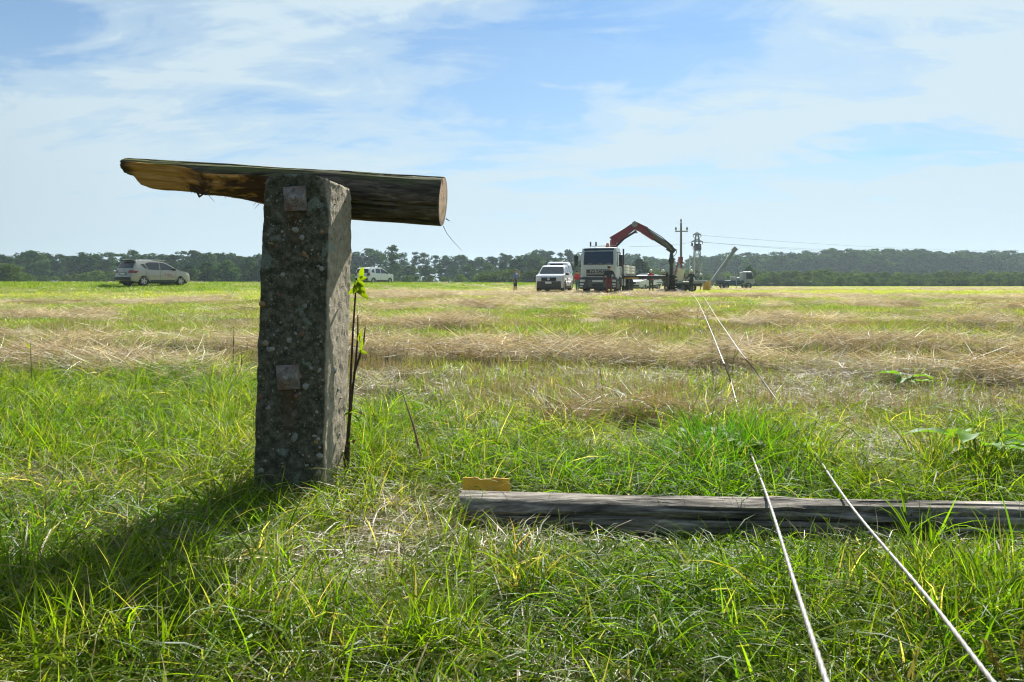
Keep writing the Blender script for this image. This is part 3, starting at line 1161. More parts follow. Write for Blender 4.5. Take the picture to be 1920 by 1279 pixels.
build_cable('steel_cable', 'left pale stranded cable crossing the grey pole, running to the crane truck', cable_pts([
    (1640, 1560, 0.72), (1550, 1279, 1.08), (1492, 1100, 1.58), (1440, 935, 2.37), (1405, 840, yat(840, 0.11)), (1386, 775, yat(775, 0.07)), (1370, 715, yat(715, 0.17)),
    (1352, 668, yat(668, 0.36)), (1333, 620, yat(620, 0.36)), (1320, 590, yat(590, 0.38)), (1308, 565, yat(565, 0.42)), (1300, 553, yat(553, 0.40))]), 0.0052)
build_cable('steel_cable', 'right pale stranded cable, nearer the lower right corner, crossing the grey pole', cable_pts([
    (2090, 1560, 0.72), (1862, 1279, 1.08), (1735, 1115, 1.55), (1592, 944, 2.313), (1515, 830, yat(830, 0.10)), (1465, 762, yat(762, 0.07)), (1420, 700, yat(700, 0.22)),
    (1390, 663, yat(663, 0.38)), (1364, 625, yat(625, 0.38)), (1340, 590, yat(590, 0.38)), (1326, 567, yat(567, 0.42)), (1318, 555, yat(555, 0.40))]), 0.0047)

# ------------------------------------------------------------------ grass, stubble and straw
PROTO = {}


def blade_proto(key, n, rad, length, width, elev, curl, z0, segs, seed, mat, twist=0.5, kink=0.0, aniso=1.0):
    g = np.random.default_rng(seed)
    r = rad * np.sqrt(g.random(n))
    a = g.random(n) * 2 * np.pi
    root = np.stack([r * np.cos(a), r * np.sin(a) * aniso, z0[0] + (z0[1] - z0[0]) * g.random(n)], 1)
    phi = g.random(n) * 2 * np.pi
    e0 = np.radians(elev[0] + (elev[1] - elev[0]) * g.random(n))
    cu = np.radians(curl[0] + (curl[1] - curl[0]) * g.random(n) ** 1.4)
    L = length[0] + (length[1] - length[0]) * g.random(n) ** 1.3
    W = width[0] + (width[1] - width[0]) * g.random(n)
    tw = (g.random(n) - 0.5) * 2 * twist * 2
    sway = (g.random(n) - 0.5) * 1.2
    var = g.random(n)
    verts, faces, v_var, v_t = [], [], [], []
    p = root.copy()
    rows = []
    for k in range(segs + 1):
        t = k / segs
        el = e0 - cu * t ** 1.3
        ph = phi + sway * t
        tan = np.stack([np.cos(el) * np.cos(ph), np.cos(el) * np.sin(ph), np.sin(el)], 1)
        if k:
            p = p + tan * (L / segs)[:, None]
        side = np.stack([-np.sin(ph), np.cos(ph), 0 * ph], 1)
        nor = np.cross(tan, side)
        q = tw * (0.4 + t)
        sd = side * np.cos(q)[:, None] + nor * np.sin(q)[:, None]
        w = W * (0.75 + 0.5 * t - 1.25 * t ** 2.2)
        if k == segs:
            rows.append((p.copy(), None, t))
        else:
            rows.append((p - sd * w[:, None] / 2, p + sd * w[:, None] / 2, t))
    per = 2 * segs + 1
    V = np.zeros((n, per, 3))
    T = np.zeros((n, per))
    for k, (l, rr_, t) in enumerate(rows):
        if rr_ is None:
            V[:, 2 * segs] = l
            T[:, 2 * segs] = t
        else:
            V[:, 2 * k], V[:, 2 * k + 1] = l, rr_
            T[:, 2 * k], T[:, 2 * k + 1] = t, t
    fs = []
    for i in range(n):
        b = i * per
        for k in range(segs - 1):
            fs.append((b + 2 * k, b + 2 * k + 1, b + 2 * k + 3, b + 2 * k + 2))
        fs.append((b + 2 * segs - 2, b + 2 * segs - 1, b + 2 * segs))
    me = bpy.data.meshes.new(key)
    me.from_pydata(V.reshape(-1, 3), [], fs)
    at = me.attributes.new('var', 'FLOAT', 'POINT')
    at.data.foreach_set('value', np.repeat(var, per).astype(np.float32))
    at = me.attributes.new('tt', 'FLOAT', 'POINT')
    at.data.foreach_set('value', T.reshape(-1).astype(np.float32))
    me.materials.append(mat)
    smooth(me)
    o = bpy.data.objects.new(key, me)
    PROTO.setdefault(key, []).append(o)
    return o


def blades(n, g, root, phi, e0, cu, L, W, tw, sway, segs):
    rows, p = [], root.copy()
    for k in range(segs + 1):
        t = k / segs
        el = e0 - cu * t ** 1.3
        ph = phi + sway * t
        tan = np.stack([np.cos(el) * np.cos(ph), np.cos(el) * np.sin(ph), np.sin(el)], 1)
        if k:
            p = p + tan * (L / segs)[:, None]
        side = np.stack([-np.sin(ph), np.cos(ph), 0 * ph], 1)
        nor = np.cross(tan, side)
        q = tw * (0.4 + t)
        sd = side * np.cos(q)[:, None] + nor * np.sin(q)[:, None]
        w = W * (0.75 + 0.5 * t - 1.25 * t ** 2.2)
        rows.append((p.copy(), None, t) if k == segs else (p - sd * w[:, None] / 2, p + sd * w[:, None] / 2, t))
    per = 2 * segs + 1
    V, T = np.zeros((n, per, 3), np.float32), np.zeros((n, per), np.float32)
    for k, (l, r, t) in enumerate(rows):
        V[:, 2 * k] = l
        T[:, 2 * k] = t
        if r is not None:
            V[:, 2 * k + 1] = r
            T[:, 2 * k + 1] = t
    return V, T, per


def strip_mesh(name, V, T, per, segs, var, col, mat):
    """blades to a mesh without going through Python lists"""
    n = len(V)
    base = (np.arange(n) * per)[:, None]
    pat = []
    for k in range(segs - 1):
        pat += [2 * k, 2 * k + 1, 2 * k + 3, 2 * k + 2]
    pat += [2 * segs - 2, 2 * segs - 1, 2 * segs]
    loops = (base + np.array(pat)[None]).astype(np.int32).reshape(-1)
    tot = np.array([4] * (segs - 1) + [3], np.int32)
    starts = np.concatenate([[0], np.cumsum(tot)[:-1]])
    st = (np.arange(n)[:, None] * len(pat) + starts[None]).astype(np.int32).reshape(-1)
    me = bpy.data.meshes.new(name)
    me.vertices.add(n * per)
    me.vertices.foreach_set('co', V.reshape(-1))
    me.loops.add(len(loops))
    me.loops.foreach_set('vertex_index', loops)
    me.polygons.add(len(st))
    me.polygons.foreach_set('loop_start', st)
    me.update(calc_edges=True)
    me.polygons.foreach_set('use_smooth', np.ones(len(st), bool))
    a = me.attributes.new('var', 'FLOAT', 'POINT')
    a.data.foreach_set('value', np.repeat(var, per).astype(np.float32))
    a = me.attributes.new('tt', 'FLOAT', 'POINT')
    a.data.foreach_set('value', T.reshape(-1))
    if col is not None:
        c4 = np.ones((n, 4), np.float32)
        c4[:, :3] = col
        a = me.attributes.new('col', 'FLOAT_COLOR', 'POINT')
        a.data.foreach_set('color', np.repeat(c4, per, 0).reshape(-1))
    me.materials.append(mat)
    return me


TRIS = [0]


def grow(name, label, cat, xy, per, rad, length, width, elev, curl, z0, segs, col, mat, hs=1.0, ws=1.0, twist=0.5, lift=0.0, lean=0.5):
    """plant real blades, `per` of them round every centre"""
    g = rng
    m = len(xy)
    n = m * per
    rep = lambda a: np.repeat(np.broadcast_to(np.asarray(a, float), (m,)), per)
    r = rad * np.sqrt(g.random(n))
    a = g.random(n) * 2 * np.pi
    X, Y = rep(xy[:, 0]) + r * np.cos(a), rep(xy[:, 1]) + r * np.sin(a)
    Z = ground(X, Y) + rep(lift) * g.random(n) + z0[0] + (z0[1] - z0[0]) * g.random(n)
    # blades lean outward from their tuft and a little with their neighbours
    phi0 = rep(g.random(m) * 2 * np.pi)
    phi = np.where(g.random(n) < lean, a + (g.random(n) - 0.5) * 1.6, phi0 + (g.random(n) - 0.5) * 2.4)
    phi = np.where(g.random(n) < 0.25, g.random(n) * 2 * np.pi, phi)
    e0 = np.radians(elev[0] + (elev[1] - elev[0]) * g.random(n))
    cu = np.radians(curl[0] + (curl[1] - curl[0]) * g.random(n) ** 1.4)
    L = (length[0] + (length[1] - length[0]) * g.random(n) ** 1.3) * rep(hs)
    W = (width[0] + (width[1] - width[0]) * 1.25 * g.random(n) ** 1.8) * rep(ws)
    keep = clear(X, Y)
    # long blades must not stab through the post or the pole
    sel = np.nonzero(keep)[0]
    V, T, pv_ = blades(len(sel), g, np.stack([X, Y, Z], 1)[sel], phi[sel], e0[sel], cu[sel], L[sel], W[sel], ((g.random(n) - 0.5) * 4 * twist)[sel], ((g.random(n) - 0.5) * 1.2)[sel], segs)
    C = np.repeat(np.asarray(col, float), per, 0)[sel] * (0.85 + 0.3 * g.random(len(sel)))[:, None]
    me = strip_mesh(name, V, T, pv_, segs, g.random(len(sel)), C, mat)
    TRIS[0] += len(sel) * (2 * segs - 1)
    o = link(name, me)
    tag(o, label, cat, kind='stuff')
    return o



def scatter(name, label, cat, protos, pts, yaw, scl, col, tilt=None):
    """one uncountable mass: a point cloud that carries a clump at each point"""
    n = len(pts)
    me = bpy.data.meshes.new(name)
    me.vertices.add(n)
    me.vertices.foreach_set('co', np.asarray(pts, np.float32).reshape(-1))
    rot = np.zeros((n, 3), np.float32)
    rot[:, 2] = yaw
    if tilt is not None:
        rot[:, :2] = tilt
    a = me.attributes.new('rot', 'FLOAT_VECTOR', 'POINT')
    a.data.foreach_set('vector', rot.reshape(-1))
    a = me.attributes.new('scl', 'FLOAT_VECTOR', 'POINT')
    scl = np.asarray(scl, np.float32)
    if scl.ndim == 1:
        scl = np.repeat(scl[:, None], 3, 1)
    a.data.foreach_set('vector', scl.reshape(-1))
    a = me.attributes.new('idx', 'INT', 'POINT')
    a.data.foreach_set('value', rng.integers(0, len(protos), n).astype(np.int32))
    c4 = np.ones((n, 4), np.float32)
    c4[:, :3] = col
    a = me.attributes.new('col', 'FLOAT_COLOR', 'POINT')
    a.data.foreach_set('color', c4.reshape(-1))
    o = link(name, me)
    tag(o, label, cat, kind='stuff')
    ng = bpy.data.node_groups.new(name + '_scatter', 'GeometryNodeTree')
    ng.interface.new_socket('Geometry', in_out='INPUT', socket_type='NodeSocketGeometry')
    ng.interface.new_socket('Geometry', in_out='OUTPUT', socket_type='NodeSocketGeometry')
    gi, go = ng.nodes.new('NodeGroupInput'), ng.nodes.new('NodeGroupOutput')
    jn = ng.nodes.new('GeometryNodeJoinGeometry')
    for p in protos:
        oi = ng.nodes.new('GeometryNodeObjectInfo')
        oi.inputs['Object'].default_value = p
        g2i = ng.nodes.new('GeometryNodeGeometryToInstance')
        ng.links.new(oi.outputs['Geometry'], g2i.inputs[0])
        ng.links.new(g2i.outputs[0], jn.inputs[0])
    iop = ng.nodes.new('GeometryNodeInstanceOnPoints')
    ng.links.new(gi.outputs[0], iop.inputs['Points'])
    ng.links.new(jn.outputs[0], iop.inputs['Instance'])
    iop.inputs['Pick Instance'].default_value = True

    def attr(nm, typ):
        q = ng.nodes.new('GeometryNodeInputNamedAttribute')
        q.data_type = typ
        q.inputs['Name'].default_value = nm
        return q.outputs['Attribute']

    ng.links.new(attr('idx', 'INT'), iop.inputs['Instance Index'])
    e2r = ng.nodes.new('FunctionNodeEulerToRotation')
    ng.links.new(attr('rot', 'FLOAT_VECTOR'), e2r.inputs[0])
    ng.links.new(e2r.outputs[0], iop.inputs['Rotation'])
    ng.links.new(attr('scl', 'FLOAT_VECTOR'), iop.inputs['Scale'])
    ng.links.new(iop.outputs[0], go.inputs[0])
    md = o.modifiers.new('scatter', 'NODES')
    md.node_group = ng
    return o


def spread(y0, y1, dens, margin=0.8):
    """random ground points inside the camera's wedge (and a little more), dens per square metre"""
    out = []
    y = y0
    while y < y1:
        dy = max(0.25, y * 0.06)
        half = 0.80 * (y + dy) + margin
        d = dens(y) if callable(dens) else dens
        n = int(2 * half * dy * d)
        out.append(np.stack([(rng.random(n) * 2 - 1) * half, y + rng.random(n) * dy], 1))
        y += dy
    return np.concatenate(out)


def px_of(x, y):
    """photo column and row of ground points"""
    return 960 + FPX * x / y, HORIZON + CAM_H * FPX / y


def blob(px, py, cx, cy, rx, ry):
    return np.exp(-(((px - cx) / rx) ** 2 + ((py - cy) / ry) ** 2))


def clear(x, y):
    """True away from the post, the pole and the strip"""
    dx, dy = x - POST_C.x, y - POST_C.y
    lx = dx * math.cos(POST_YAW) + dy * math.sin(POST_YAW)
    ly = -dx * math.sin(POST_YAW) + dy * math.cos(POST_YAW)
    post = (abs(lx) < POST_W / 2 + 0.015) & (abs(ly) < POST_D / 2 + 0.015)
    yc = 2.50 - 0.085 * (x + 0.2) / 3.4
    log = (x > -0.20) & (x < 3.2) & (abs(y - yc) < 0.10)
    return ~(post | log)


GREEN = np.array((0.078, 0.168, 0.009))
LUSH = np.array((0.038, 0.145, 0.009))
YGREEN = np.array((0.205, 0.238, 0.012))
STRAW = np.array((0.49, 0.41, 0.265))
PALE = np.array((0.71, 0.63, 0.485))
RUST = np.array((0.22, 0.115, 0.038))


def lerp3(a, b, t):
    return a[None] * (1 - t)[:, None] + b[None] * t[:, None]


def dryness(x, y):
    """0 = green growth, 1 = dead straw, for the near ground"""
    px, py = px_of(x, y)
    d = 0.32 + 1.0 * (vnoise(x * 1.1, y * 1.1, 5) - 0.5) + 0.5 * (vnoise(x * 4, y * 4, 6) - 0.5)
    d += 0.24 * blob(px, py, 760, 1010, 190, 70) + 0.35 * blob(px, py, 640, 1090, 150, 90)
    d += 0.2 * blob(px, py, 780, 930, 110, 60) + 0.2 * blob(px, py, 330, 1060, 220, 50)
    d += 0.40 * blob(px, py, 1180, 840, 260, 40) + 0.35 * blob(px, py, 1640, 880, 200, 45) + 0.3 * blob(px, py, 1560, 1030, 110, 40)
    d += 0.3 * blob(px, py, 1780, 1150, 130, 90) - 0.1
    d -= 0.75 * blob(px, py, 1250, 1150, 330, 150) + 0.6 * blob(px, py, 1350, 860, 120, 70)
    d -= 0.55 * blob(px, py, 120, 800, 260, 90) + 0.4 * blob(px, py, 1060, 900, 170, 50)
    d -= 0.45 * blob(px, py, 1850, 1080, 130, 110) + 0.25 * blob(px, py, 250, 1230, 260, 60)
    d -= 0.35 * blob(px, py, 740, 800, 80, 70)
    d += 0.22 * sstep(2.9, 4.2, y) * (px > 600) + 0.22 * blob(px, py, 420, 800, 90, 90)
    return np.clip(d, 0, 1)


# tiles for the farther ground -------------------------------------------
for s in range(5):
    blade_proto('stub_tile', 110, 0.50, (0.08, 0.18), (0.005, 0.008), (66, 90), (0, 12), (0, 0), 2, 300 + s, M['straw_far'], 0.2)
for s in range(5):
    blade_proto('sward_tile', 120, 0.50, (0.07, 0.19), (0.007, 0.012), (45, 88), (10, 90), (0, 0), 3, 400 + s, M['blade_far'])
for s in range(6):
    blade_proto('straw_tile', 120, 0.50, (0.2, 0.5), (0.005, 0.009), (-12, 28), (-8, 16), (0.0, 0.10), 2, 500 + s, M['straw_far'], 1.2)
for s in range(5):
    blade_proto('patch', 70, 0.60, (0.08, 0.20), (0.012, 0.022), (40, 85), (10, 70), (0, 0), 2, 600 + s, M['blade_far'])
for s in range(5):
    blade_proto('straw_patch', 70, 0.60, (0.25, 0.60), (0.012, 0.020), (-8, 28), (0, 20), (0, 0.14), 2, 700 + s, M['straw_far'], 1.0)


def near_grass():
    # standing green tufts
    p = spread(0.95, 7.5, lambda y: 620 if y < 3.4 else 430 if y < 5 else 230)
    x, y = p.T
    px, py = px_of(x, y)
    d = dryness(x, y)
    left = sstep(560, 430, px)
    reach = np.where(px < 520, sstep(7.2, 5.6, y), sstep(4.9, 3.9, y))
    keep = (rng.random(len(x)) < (1.08 - 0.93 * d) * reach) & clear(x, y) & (rng.random(len(x)) > swath(x, y) * 0.9)
    # worn hollow with old straw right of the middle
    keep &= np.hypot(x - HOLLOW[0], (y - HOLLOW[1]) * 1.15) > 0.25
    x, y, d, px, py = x[keep], y[keep], d[keep], px[keep], py[keep]
    n = len(x)
    t = np.clip(0.17 + 0.9 * (vnoise(x * 1.7, y * 1.7, 8) - 0.35) + 0.4 * d + (rng.random(n) - 0.5) * 0.5, 0, 1)
    col = lerp3(GREEN, YGREEN, t)
    lush = np.clip(blob(px, py, 1340, 870, 110, 70) + 0.8 * blob(px, py, 1250, 1170, 330, 120) + 0.5 * blob(px, py, 60, 850, 120, 60), 0, 1) * rng.random(n)
    col = col * (1 - lush)[:, None] + LUSH[None] * 1.15 * lush[:, None]
    dryb = (rng.random(n) < 0.05 + 0.30 * d)
    col[dryb] = lerp3(STRAW, RUST, rng.random(dryb.sum()) * 0.5)
    col *= (0.75 + 0.5 * rng.random(n))[:, None]
    h = 0.72 + 0.60 * vnoise(x * 1.4, y * 1.4, 9) + 0.25 * rng.random(n)
    # shorter right in front of the pole and where it lies flat
    h *= 1 - 0.6 * np.exp(-((y - 2.28) / 0.17) ** 2) * (x > -0.2)
    h *= 1 - 0.55 * blob(px, py, 1190, 862, 90, 34) - 0.45 * blob(px, py, 545, 965, 110, 40)
    h *= 1 - 0.35 * blob(px, py, 1250, 1060, 350, 60) - 0.25 * (d > 0.6)
    h *= 1 - 0.35 * sstep(1.9, 1.0, y)
    p2 = np.stack([x, y], 1)
    kind = rng.random(n) < 0.52 + 0.25 * blob(px, py, 1250, 1180, 340, 110)
    a = ~kind
    grow('meadow_grass', 'long green and yellowing grass standing round the post and the fallen pole', 'grass', p2[a], 17, 0.06, (0.10, 0.27), (0.003, 0.0068), (46, 88), (20, 125), (-0.01, 0), 4, col[a], M['blade'], hs=h[a])
    grow('lodged_grass', 'green grass flopped over in curved blades', 'grass', p2[kind], 15, 0.075, (0.16, 0.34), (0.003, 0.0068), (25, 65), (50, 125), (0, 0.02), 4, col[kind], M['blade'], hs=h[kind])

    # taller bunches in set places
    spots = []
    for cx, cy, rx, ry, k in ((1835, 1165, 110, 75, 75), (1345, 880, 95, 38, 60), (60, 850, 110, 50, 55), (700, 870, 40, 60, 22), (150, 1250, 160, 26, 26), (350, 800, 130, 60, 26), (970, 1125, 30, 18, 10), (60, 1140, 70, 40, 16), (1820, 905, 70, 22, 26), (1460, 880, 70, 30, 24), (430, 780, 40, 60, 14), (760, 1240, 110, 26, 16), (470, 1210, 80, 30, 12)):
        for _ in range(k):
            qx, qy = cx + rx * rng.normal() * 0.6, cy + ry * rng.normal() * 0.6
            if qy > 620:
                spots.append(on_ground(qx, qy))
    s = np.array(spots)
    s = s[clear(s[:, 0], s[:, 1])]
    n = len(s)
    px, py = px_of(s[:, 0], s[:, 1])
    col = lerp3(GREEN, YGREEN, np.clip(rng.random(n) * 0.8, 0, 1))
    lu = blob(px, py, 1350, 880, 120, 60)
    col = col * (1 - lu)[:, None] + LUSH[None] * lu[:, None]
    br = rng.random(n) < 0.10
    col[br] = lerp3(STRAW, RUST, rng.random(br.sum()))
    hh = 0.55 + 0.4 * rng.random(n)
    hh *= np.where(py > 1100, 0.75, 0.9)
    grow('tall_grass', 'taller bunches of green grass among the meadow', 'grass', s, 26, 0.05, (0.20, 0.46), (0.0035, 0.0078), (58, 90), (15, 115), (-0.01, 0), 5, col, M['blade'], hs=hh)

    # flattened dead grass under and between
    p = spread(0.95, 6.5, lambda y: 430 if y < 3.6 else 260)
    x, y = p.T
    px, py = px_of(x, y)
    d = dryness(x, y)
    keep = (rng.random(len(x)) < 0.12 + 0.95 * d) & clear(x, y) & (np.hypot(x - HOLLOW[0], (y - HOLLOW[1]) * 1.15) > 0.30)
    x, y, d = x[keep], y[keep], d[keep]
    n = len(x)
    col = lerp3(STRAW, PALE, rng.random(n))
    br = rng.random(n) < 0.22
    col[br] = lerp3(STRAW, RUST, rng.random(br.sum()))
    gr = rng.random(n) < 0.45 - 0.2 * d
    col[gr] = lerp3(YGREEN, STRAW, rng.random(gr.sum()) * 0.6)
    col *= (0.55 + 0.45 * rng.random(n))[:, None]
    grow('dead_grass', 'flattened straw-coloured dead grass matted on the ground', 'grass', np.stack([x, y], 1), 20, 0.10, (0.08, 0.25), (0.0018, 0.004), (-4, 38), (5, 90), (0.005, 0.05), 3, col, M['straw'], lift=0.05 * d, lean=0.2)


near_grass()


NEAR_END = 13.0


def tiles(name, label, cat, protos, x, y, sel, col, hz):
    sel = np.nonzero(sel)[0]
    n = len(sel)
    hz = np.broadcast_to(np.asarray(hz, float), x.shape)[sel]
    k = 0.9 + 0.35 * sstep(14, 34, y[sel])
    scatter(name, label, cat, protos, np.stack([x[sel], y[sel], ground(x[sel], y[sel])], 1), rng.random(n) * 6.28, np.stack([k, k, hz * (0.8 + 0.4 * rng.random(n))], 1), col[sel])


def field_cover():
    # upright stubble
    p = spread(3.5, 30, lambda y: 120 if y < 6 else 75 if y < 10 else 45 if y < 13 else 5 if y < 20 else 3, 1.5)
    x, y = p.T
    px, py = px_of(x, y)
    sw = swath(x, y)
    zone = np.where(px < 520, sstep(5.6, 6.8, y), sstep(3.7, 4.6, y))
    g = vnoise(x * 0.7, y * 0.7, 12)
    hole = (np.hypot(x - HOLLOW[0], (y - HOLLOW[1]) * 1.15) < 0.27) * 1.0
    keep = rng.random(len(x)) < zone * (1 - 0.85 * sw) * (0.22 + 0.9 * sstep(0.60, 0.35, g)) * (1 - hole) * (1 - 0.35 * sstep(7, 12, y))
    x, y, px, py = x[keep], y[keep], px[keep], py[keep]
    n = len(x)
    col = lerp3(STRAW, RUST, np.clip(0.25 + 0.6 * rng.random(n) - 0.45 * sstep(6, 11, y), 0, 1))
    gr = rng.random(n) < 0.32 + 0.15 * sstep(6, 8, y)
    col[gr] = lerp3(YGREEN, STRAW, rng.random(gr.sum()) * 0.5) * 1.1
    col *= (0.8 + 0.4 * rng.random(n))[:, None]
    a = y < NEAR_END
    grow('stubble', 'upright brown stubble stalks in the mown field', 'stubble', np.stack([x, y], 1)[a], 13, 0.11, (0.07, 0.17), (0.0026, 0.0042), (66, 90), (0, 12), (0, 0), 2, col[a], M['straw'], hs=0.9 + 0.4 * rng.random(a.sum()), ws=1 + 0.6 * sstep(6, 13, y[a]), twist=0.2)
    tiles('far_stubble', 'stubble stalks farther out in the mown field', 'stubble', PROTO['stub_tile'], x, y, ~a, col, 1.0)

    # green regrowth between the rows
    p = spread(3.6, 34, lambda y: 85 if y < 7 else 52 if y < 13 else 7 if y < 20 else 4.5, 1.5)
    x, y = p.T
    px, py = px_of(x, y)
    sw = swath(x, y)
    zone = np.where(px < 520, sstep(5.2, 6.6, y), sstep(3.6, 4.4, y))
    g = vnoise(x * 0.5, y * 0.5, 15) + 0.25 * (vnoise(x * 0.13, y * 0.3, 16) - 0.5)
    keep = rng.random(len(x)) < zone * (1 - 0.93 * sw) * (0.14 + 0.9 * sstep(0.34, 0.58, g))
    x, y = x[keep], y[keep]
    n = len(x)
    col = lerp3(GREEN * 1.15, YGREEN * 1.05, np.clip(0.45 + 0.7 * (rng.random(n) - 0.4), 0, 1))
    dr = rng.random(n) < 0.2
    col[dr] = lerp3(STRAW, YGREEN, rng.random(dr.sum()))
    a = y < NEAR_END
    grow('regrowth_grass', 'short green regrowth between the straw rows', 'grass', np.stack([x, y], 1)[a], 16, 0.14, (0.06, 0.19), (0.0035, 0.007), (45, 88), (10, 90), (0, 0), 3, col[a], M['blade'], hs=0.6 + 0.6 * rng.random(a.sum()), ws=1 + 0.5 * sstep(6, 13, y[a]))
    tiles('far_regrowth_grass', 'green regrowth farther out between the straw rows', 'grass', PROTO['sward_tile'], x, y, ~a, col, 0.9)

    # straw lying in rows, and thinly all over
    p = spread(3.6, 40, lambda y: 75 if y < 9 else 44 if y < 13 else 7 if y < 22 else 4, 1.5)
    x, y = p.T
    px, py = px_of(x, y)
    sw = swath(x, y)
    zone = np.where(px < 520, sstep(5.2, 6.2, y), sstep(3.6, 4.4, y))
    keep = rng.random(len(x)) < zone * np.clip(0.025 + 1.5 * (sw - 0.25), 0.025, 0.85)
    x, y, sw, px, py = x[keep], y[keep], sw[keep], px[keep], py[keep]
    n = len(x)
    col = lerp3(STRAW, PALE * 1.05, rng.random(n) ** 0.8)
    br = rng.random(n) < 0.18
    col[br] = lerp3(STRAW, RUST, rng.random(br.sum()) * 0.8)
    col *= (0.75 + 0.5 * rng.random(n))[:, None]
    a = y < NEAR_END
    grow('straw_rows', 'pale dry straw lying in raked rows across the field', 'straw', np.stack([x, y], 1)[a], 34, 0.20, (0.14, 0.44), (0.0032, 0.0062), (-18, 38), (-8, 22), (0, 0.02), 2, col[a], M['straw'], hs=0.8 + 0.3 * sw[a], ws=1 + 0.4 * sstep(6, 13, y[a]), twist=1.2, lift=0.15 * sw[a], lean=0.1)
    tiles('far_straw_rows', 'raked straw rows farther out in the field', 'straw', PROTO['straw_tile'], x, y, ~a, col, 0.8 + 0.5 * sw)

    # old straw round the worn hollow
    n = 90
    a = -0.35 + rng.random(n) * 3.84
    cx, cy = on_ground(1190, 815)
    cx, cy = HOLLOW
    r = 0.28 + 0.18 * rng.random(n)
    x, y = cx + r * np.cos(a) * 1.1, cy + r * np.sin(a) * 0.95
    col = lerp3(STRAW, RUST, rng.random(n) * 0.7)
    grow('old_straw', 'old straw heaped round a dark hollow in the stubble', 'straw', np.stack([x, y], 1), 22, 0.14, (0.12, 0.30), (0.003, 0.0055), (-20, 45), (-8, 20), (0.0, 0.02), 2, col, M['straw'], twist=1.2, lift=0.14, lean=0.2)

    # far ground: coarse tufts and straw
    p = spread(30, 150, lambda y: 3.2 if y < 50 else 1.6 if y < 80 else 0.8, 6)
    x, y = p.T
    sw = swath(x, y)
    b = bank(x, y)
    keep = rng.random(len(x)) < np.clip((1 - 0.9 * sw) * (0.55 + 0.5 * b) + 0.5 * b, 0, 1)
    x, y, b = x[keep], y[keep], b[keep]
    n = len(x)
    g = vnoise(x * 0.08, y * 0.2, 18)
    col = lerp3(YGREEN * 1.3, STRAW, np.clip(0.05 + 1.2 * (g - 0.38) * (1 - b) + 0.3 * (rng.random(n) - 0.5), 0, 1))
    gb = b > 0.3
    col[gb] = lerp3(GREEN, YGREEN * 0.95, rng.random(gb.sum()))
    k = 1 + 0.6 * sstep(50, 120, y)
    scatter('far_grass', 'yellow-green grass of the field beyond the rows', 'grass', PROTO['patch'], np.stack([x, y, ground(x, y)], 1), rng.random(n) * 6.28, np.stack([k, k, 0.7 + 0.5 * rng.random(n) + 0.5 * b], 1), col)
    p = spread(34, 120, lambda y: 2.6 if y < 50 else 1.2 if y < 80 else 0.6, 6)
    x, y = p.T
    sw = swath(x, y)
    keep = rng.random(len(x)) < sw * (1 - 0.9 * bank(x, y)) * 1.1
    x, y = x[keep], y[keep]
    n = len(x)
    scatter('far_straw', 'distant straw rows', 'straw', PROTO['straw_patch'], np.stack([x, y, ground(x, y)], 1), rng.random(n) * 6.28, np.ones(n), lerp3(STRAW, PALE, rng.random(n)))


field_cover()

# ------------------------------------------------------------------ woods and hedges behind the field
def foliage_material(name, dark, light):
    m, t, b = mat_new(name)
    av = N(t, 'ShaderNodeAttribute', attribute_name='var', attribute_type='GEOMETRY')
    oi = N(t, 'ShaderNodeObjectInfo')
    c = mixc(t, av.outputs['Fac'], dark, light)
    br = math_node(t, 'ADD', math_node(t, 'MULTIPLY', oi.outputs['Random'], 0.7), 0.65)
    vm = N(t, 'ShaderNodeCombineXYZ')
    t.links.new(math_node(t, 'MULTIPLY', br, 1.0), vm.inputs[0])
    t.links.new(br, vm.inputs[1])
    t.links.new(br, vm.inputs[2])
    c = mixc(t, 1.0, c, vm.outputs[0], 'MULTIPLY')
    leaf_shader(t, c, (1.4, 1.5, 0.6), 0.30, 0.0, 0.6, 0.0)
    return m


M['leaf_wood'] = foliage_material('woodland_leaf', (0.018, 0.046, 0.014), (0.058, 0.105, 0.028))
M['leaf_pine'] = foliage_material('pine_needle', (0.013, 0.032, 0.018), (0.032, 0.062, 0.026))
M['leaf_shrub'] = foliage_material('shrub_leaf', (0.040, 0.078, 0.018), (0.105, 0.150, 0.036))


